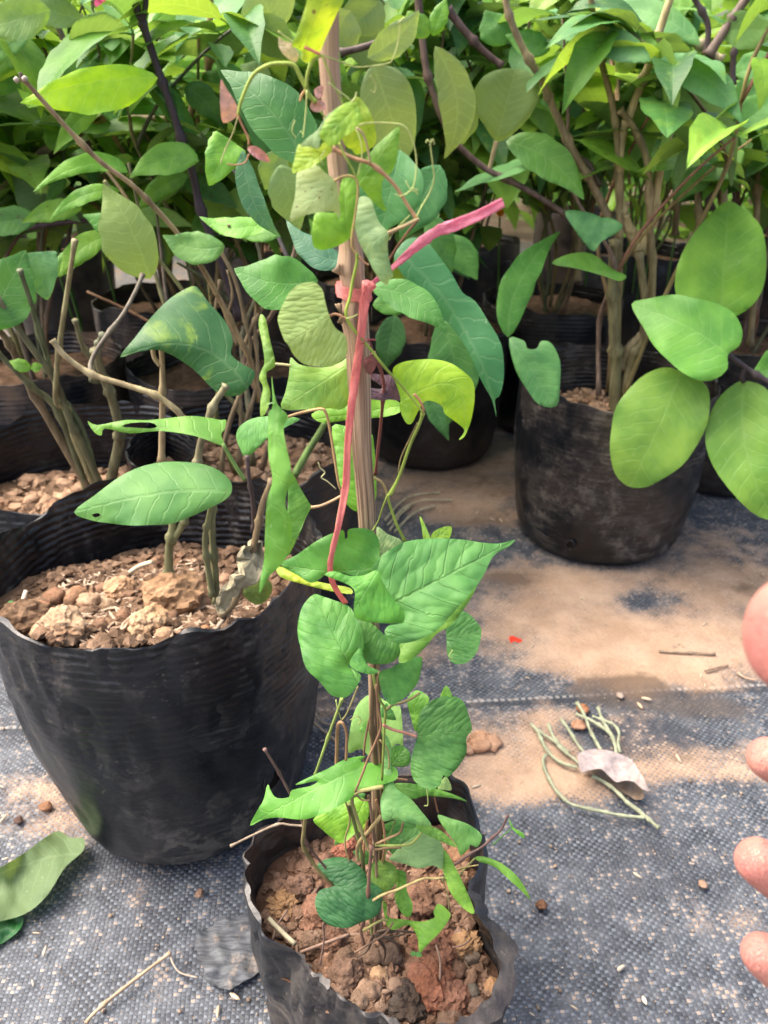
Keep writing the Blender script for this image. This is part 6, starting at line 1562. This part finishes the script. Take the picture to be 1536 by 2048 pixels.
flat_leaf('fallen_leaf', [(167, 1677), (166, 1702), (130, 1735), (95, 1790), (60, 1822), (20, 1838), (-30, 1842), (-60, 1800), (-50, 1760), (0, 1735), (50, 1705), (90, 1675), (117, 1662), (140, 1675)], (168, 1709), (-60, 1775), (.055, .115, .050, 1), 'fallen green leaf lying underside up with pale ribs at lower left', 'leaf', mid=(70, 1722), under=True, lift=.006, arch=.022)
flat_leaf('fallen_leaf', [(45, 1832), (40, 1858), (15, 1880), (-10, 1892), (-50, 1890), (-50, 1838), (0, 1834)], (46, 1834), (-50, 1880), (.018, .10, .035, 1), 'glossy dark green fallen leaf half under the pale ribbed one', 'leaf', lift=.006, arch=.004)
flat_leaf('dead_leaf', [(1158, 1506), (1190, 1498), (1225, 1503), (1258, 1516), (1276, 1538), (1292, 1566), (1296, 1582), (1282, 1576), (1268, 1564), (1250, 1561), (1232, 1564), (1216, 1550), (1202, 1538), (1180, 1540), (1164, 1544), (1157, 1528)], (1158, 1515), (1296, 1582), (.29, .245, .235, 1), 'grey curled dead leaf lying on the pale stalks', 'dead leaf', mat='dry', lift=.018, arch=.018, step=8)
flat_leaf('dead_leaf', [(1164, 1544), (1180, 1538), (1202, 1538), (1216, 1550), (1232, 1564), (1250, 1561), (1268, 1564), (1284, 1578), (1288, 1596), (1272, 1600), (1262, 1594), (1240, 1582), (1222, 1566), (1200, 1552), (1178, 1549)], (1170, 1545), (1286, 1596), (.17, .125, .09, 1), 'brown curled-under half of the grey dead leaf on the sand', 'dead leaf', mat='dry', lift=.005, arch=.006, step=8)
PS = (.25, .27, .18, 1)
sw = [([(1062, 1448), (1075, 1462), (1085, 1485), (1098, 1505), (1115, 1521), (1135, 1530), (1155, 1535)], 4.5, 'pale green dry stalk at the left end of the bundle'), ([(1062, 1448), (1085, 1467), (1108, 1482), (1125, 1500), (1145, 1515), (1160, 1528)], 4.2, 'pale dry stalk crossing behind the leftmost one'), ([(1097, 1449), (1105, 1470), (1120, 1490), (1138, 1505)], 4.2, 'short pale dry stalk second from left in the bundle'),
      ([(1122, 1438), (1138, 1460), (1155, 1488), (1167, 1503)], 4.2, 'straight pale dry stalk in the middle of the bundle'), ([(1154, 1406), (1168, 1428), (1180, 1460), (1193, 1485), (1202, 1500)], 4.4, 'longest pale dry stalk at the top of the bundle'), ([(1152, 1428), (1180, 1440), (1205, 1455), (1222, 1470), (1230, 1490), (1232, 1508)], 4.4, 'pale dry stalk lying across the longest one'),
      ([(1196, 1415), (1205, 1440), (1218, 1462), (1226, 1474)], 4, 'short pale dry stalk at the right of the bundle'), ([(1185, 1432), (1210, 1442), (1228, 1450), (1238, 1465), (1236, 1485), (1240, 1505)], 4, 'bent pale dry stalk at the far right of the bundle'),
      ([(1092, 1510), (1086, 1520), (1090, 1540), (1104, 1568), (1120, 1590), (1140, 1607), (1170, 1616), (1205, 1623), (1250, 1632), (1290, 1635)], 4.6, 'long pale stalk looping down in front of the dead leaf'), ([(1185, 1552), (1205, 1562), (1230, 1580), (1255, 1605), (1278, 1622), (1295, 1637), (1318, 1656)], 5, 'thick pale stalk coming out from under the dead leaf')]
for pts, r, lb in sw:
    twig_obj('dry_stalk', pts, r * .72, PS, lb, 'dry stalk', 'pale dry stalks on the sand', lift=.005, nodes=len(pts))
# torn sheet of film lying flat beside the front bag
bm_pts = [(395, 1880), (420, 1850), (450, 1835), (490, 1828), (515, 1845), (528, 1880), (530, 1925), (505, 1955), (470, 1975), (450, 1982), (420, 1965), (398, 1925)]
_r = random.Random(4)
bm_pts = [(q[0] + _r.uniform(-5, 5), q[1] + _r.uniform(-5, 5)) for q in cr(bm_pts, 3, True)]
tl = flat_leaf('film_scrap', bm_pts, (400, 1900), (530, 1905), (.065, .073, .082, 1), 'grey dusty scrap of film lying flat beside the front bag', 'plastic scrap', mat='scrap', lift=.007, arch=.006, step=10)
# red petal, small clods, chips
def litter_clod(px, py, r, col, label, seed, cat='clod', group=None, name='earth_clod', flat=.6):
    p = on_mat((px, py)); rad = r * (p - CAM).length / FPX
    v, f = blob(rad, seed, 2, .45, flat)
    o = mk(name, [w + p + Vector((0, 0, rad * flat * .4)) for w in v], f, M['earth'], None, color=(*col, 1), loc=p)
    return tag(o, label, cat, group)
pet = [(1018, 1275), (1026, 1272), (1036, 1276), (1045, 1280), (1038, 1285), (1028, 1282), (1022, 1286)]
flat_leaf('fallen_petal', pet, (1020, 1278), (1045, 1281), (.75, .06, .03, 1), 'small bright red petal on the sand', 'petal', mat='petal', lift=.004, arch=.003, step=5)
litter_clod(960, 1490, 24, (.46, .29, .19), 'sandy clod right of the vine, largest of a small heap', 3.1); litter_clod(985, 1488, 18, (.48, .31, .21), 'rounded sandy clod at the right end of the small heap', 4.7); litter_clod(935, 1500, 14, (.44, .29, .2), 'small sandy clod at the left end of the heap', 5.9)
litter_clod(1083, 1812, 10, (.18, .10, .065), 'brown crumb of earth beyond the narrow arching leaf', 6.2); litter_clod(92, 1616, 10, (.28, .16, .10), 'reddish crumb left of the hole in the large bag', 7.3); litter_clod(38, 1642, 8, (.12, .08, .07), 'dark crumb near the left edge', 8.1); litter_clod(1405, 1770, 8, (.44, .30, .22), 'pale crumb on the mat near the fingertips', 9.4)
litter_clod(1157, 1452, 14, (.50, .30, .20), 'orange tan flake of clay among the pale stalks', 10.2, flat=.35); litter_clod(1165, 1418, 12, (.46, .22, .12), 'rusty flake of clay above the pale stalks', 11.6, flat=.35); litter_clod(1240, 1392, 7, (.50, .42, .36), 'small pale pebble on the damp patch', 13.4)
litter_clod(400, 1788, 8, (.30, .2, .15), 'little brown crumb in front of the large bag', 14.4); litter_clod(265, 1640, 0.1, (.3, .2, .15), 'x', 1) if False else None
for i, (a, b, col, lb) in enumerate([((908, 1985), (940, 2000), (.50, .40, .27), 'pale wood chip right of the front bag'), ((460, 1986), (480, 2000), (.46, .36, .25), 'straw coloured chip below the film scrap'), ((455, 1918), (478, 1906), (.50, .36, .22), 'tan chip lying on the film scrap'), ((1285, 1992), (1293, 2010), (.56, .48, .36), 'pale chip in the lower right of the mat'), ((1235, 1940), (1250, 1930), (.5, .42, .32), 'straw chip on the dark part of the mat'), ((1283, 1395), (1304, 1400), (.55, .42, .28), 'pale splinter on the damp patch'), ((1275, 1405), (1285, 1417), (.54, .36, .22), 'short splinter below the pale one on the damp patch')]):
    A, B = on_mat(a, .0005), on_mat(b, .0005)
    v, f = tube_geo([A, A.lerp(B, .3), A.lerp(B, .7), B], [.0006, .0016, .0015, .0004], 6)
    tag(mk('wood_chip', v, f, M['dry'], None, color=(*col, 1), loc=A), lb, 'chip')
twig_obj('dry_twig', [(1318, 1302), (1345, 1304), (1380, 1305), (1430, 1308)], 2.2, (.26, .19, .13, 1), 'straight little twig on the sand at right', 'twig'); twig_obj('dry_twig', [(1410, 1342), (1435, 1335), (1455, 1330)], 2, (.25, .17, .12, 1), 'short bent twig below the straight one at right', 'twig'); twig_obj('dry_twig', [(1475, 1345), (1490, 1355), (1510, 1360)], 2, (.38, .26, .18, 1), 'short tan twig next to the large blurred finger', 'twig')
# dry grass blades behind the stake
for i, (pts, lb) in enumerate([([(775, 1050), (810, 1015), (850, 1000), (905, 1000)], 'long dry grass blade arching right behind the vine'), ([(770, 1040), (800, 1005), (830, 990), (880, 985)], 'upper dry grass blade behind the vine'), ([(780, 1060), (800, 1030), (820, 1012)], 'short dry grass blade behind the vine'), ([(790, 1062), (830, 1025), (870, 1012)], 'middle dry grass blade behind the vine')]):
    twig_obj('dry_grass_blade', pts, 1.7, (.40, .36, .24, 1), lb, 'grass blade', 'dry grass blades', lift=.004)
twig_obj('bare_root', [(612, 1430), (635, 1452), (655, 1468), (672, 1482)], 2.6, (.36, .28, .19, 1), 'pale bare root between the large bag and the vine', 'root', lift=.01); twig_obj('bare_root', [(625, 1400), (632, 1430), (645, 1445), (665, 1450)], 1.8, (.30, .24, .17, 1), 'finer dark root beside the pale one', 'root', lift=.01)
# grit scattered on the mat
rr = random.Random(909)
mb = MB()
for i in range(1500):
    px, py = rr.uniform(-50, 1600), rr.uniform(960, 2060)
    p = on_mat((px, py))
    r = rr.uniform(.0003, .0010) * (1 + 1.0 * (rr.random() < .05))
    v, f = blob(r, rr.uniform(0, 99), 1, .4, .6)
    mb.add([w + p + Vector((0, 0, -.002)) for w in v], f)
tag(mb.build('grit', M['earth'], color=(.34, .28, .22, 1)), kind='stuff')
husks(None, 'straw_bits', 0.12, 0.55, 0.55, 150, 55, lambda x, y: 0.005, .004, .011, (.44, .35, .25, 1), inside=lambda x, y: (x - FGC.x) ** 2 + (y - FGC.y) ** 2 > .0075)
# soil litter in the large bag
for pts, r, col, z in (([(258, 1146), (280, 1132), (305, 1124)], 5, (.42, .36, .25, 1), .235), ([(38, 1227), (45, 1205), (52, 1182)], 4, (.55, .45, .35, 1), .235), ([(405, 1296), (430, 1262), (460, 1222)], 4.5, (.30, .24, .18, 1), .237), ([(480, 1258), (500, 1242)], 5, (.33, .29, .23, 1), .237), ([(355, 1270), (360, 1285), (362, 1300)], 5, (.5, .37, .2, 1), .235), ([(215, 1290), (250, 1275), (270, 1268)], 3, (.34, .27, .2, 1), .234), ([(520, 1240), (518, 1215), (515, 1200)], 6, (.34, .27, .2, 1), .232)):
    P = [PZ(p[0], p[1], z + i * .004) for i, p in enumerate(pts)]
    C_ = [Vector(q) for q in cr(P, 5)]
    v, f = tube_geo(C_, [r * (q - CAM).length / FPX for q in C_], 6)
    mk('dead_twig', v, f, M['dry'], A_, color=col)
for pts, r, col, z in (([(538, 1838), (560, 1860), (590, 1888)], 4.5, (.24, .22, .15, 1), .130), ([(600, 1905), (640, 1890), (700, 1868)], 3, (.17, .11, .08, 1), .130), ([(545, 1880), (555, 1850), (575, 1820)], 2, (.12, .08, .06, 1), .128), ([(880, 1960), (880, 1920), (872, 1890)], 2.2, (.15, .1, .07, 1), .130), ([(905, 1895), (925, 1890), (940, 1880)], 1.5, (.16, .1, .07, 1), .130)):
    P = [PZ(p[0], p[1], z + i * .002) for i, p in enumerate(pts)]
    C_ = [Vector(q) for q in cr(P, 5)]
    v, f = tube_geo(C_, [r * (q - CAM).length / FPX for q in C_], 6)
    mk('dead_twig', v, f, M['dry'], FG, color=col)
# a seedling at the rim of the large bag
sd = empty('seedling', PZ(18, 1245, .235), 'tiny green seedling with paired leaflets on the rim of the large bag', 'seedling')
stem_px(sd, [(18, 1246), (20, 1230), (22, 1205)], 1.6, (.12, .3, .08, 1), .445)
for x, y, s in ((12, 1226, -1), (28, 1225, 1), (14, 1218, -1), (29, 1216, 1), (15, 1209, -1), (29, 1209, 1), (22, 1204, 1)):
    outline_leaf(sd, [(x - 6, y), (x, y - 3), (x + 6, y), (x, y + 3)], (x - 6 * s, y), (x + 6 * s, y), .445, col=(.10, .34, .12, 1), step=4, n=(0, .8))

# ---------------------------------------------------------------- the hand reaching in from the right
def PC(px, py, z):
    r = ray(px, py)
    return CAM + r * z
def hand():
    wrist = PC(2640, 1700, .235)
    chains = []
    joints = {}
    V_, E_, R_ = [], [], []
    def add(p, r, parent=None):
        V_.append(p); R_.append(r)
        if parent is not None: E_.append((parent, len(V_) - 1))
        return len(V_) - 1
    w0 = add(wrist, .027)
    f1 = add(PC(3000, 1730, .22), .029, w0)
    f2 = add(PC(3700, 1950, .21), .036, f1)
    f3 = add(PC(4700, 2250, .21), .042, f2)
    palm = add(PC(2380, 1680, .235), .030, w0)
    tips = [((2160, 1580, .250), (1920, 1625, .248), (1730, 1600, .243), (1600, 1548, .240), (1503, 1500, .237), (.0128, .0098, .0088, .0082, .0064)),
            ((2160, 1760, .246), (1910, 1860, .240), (1720, 1830, .234), (1585, 1768, .231), (1482, 1700, .228), (.0132, .0104, .0096, .0088, .0068)),
            ((2180, 1900, .242), (1930, 2040, .236), (1740, 2030, .230), (1605, 1970, .227), (1492, 1884, .225), (.0130, .0098, .0090, .0082, .0062)),
            ((2210, 2010, .238), (2010, 2160, .232), (1870, 2190, .227), (1770, 2180, .224), (1700, 2150, .222), (.0120, .0086, .0078, .0070, .0058))]
    for a, b, c, d, e, rs in tips:
        k = palm
        for q, r in zip((a, b, c, d, e), rs):
            k = add(PC(*q), r, k)
    k = palm
    for q, r in (((2300, 1440, .200), .021), ((2080, 1330, .172), .0165), ((1850, 1290, .157), .0140), ((1700, 1278, .153), .0138), ((1600, 1274, .151), .0135), ((1510, 1268, .150), .0105)):
        k = add(PC(*q), r, k)
    c0 = wrist
    me = bpy.data.meshes.new('hand')
    bm = bmesh.new()
    sk = bm.verts.layers.skin.verify()
    bv = []
    for p, r in zip(V_, R_):
        v = bm.verts.new(p - c0)
        v[sk].radius = (r, r)
        bv.append(v)
    bv[0][sk].use_root = True
    for a, b in E_:
        bm.edges.new((bv[a], bv[b]))
    bm.to_mesh(me); bm.free()
    me.materials.append(M['skin'])
    o = bpy.data.objects.new('hand', me)
    COL.objects.link(o)
    o.location = c0
    m = o.modifiers.new('skin', 'SKIN'); m.use_smooth_shade = True; m.branch_smoothing = .6
    o.modifiers.new('sub', 'SUBSURF').render_levels = 3
    o.modifiers['sub'].levels = 2
    tag(o, 'hand reaching in from the right edge, blurred thumb above three fingertips', 'hand')
hand()
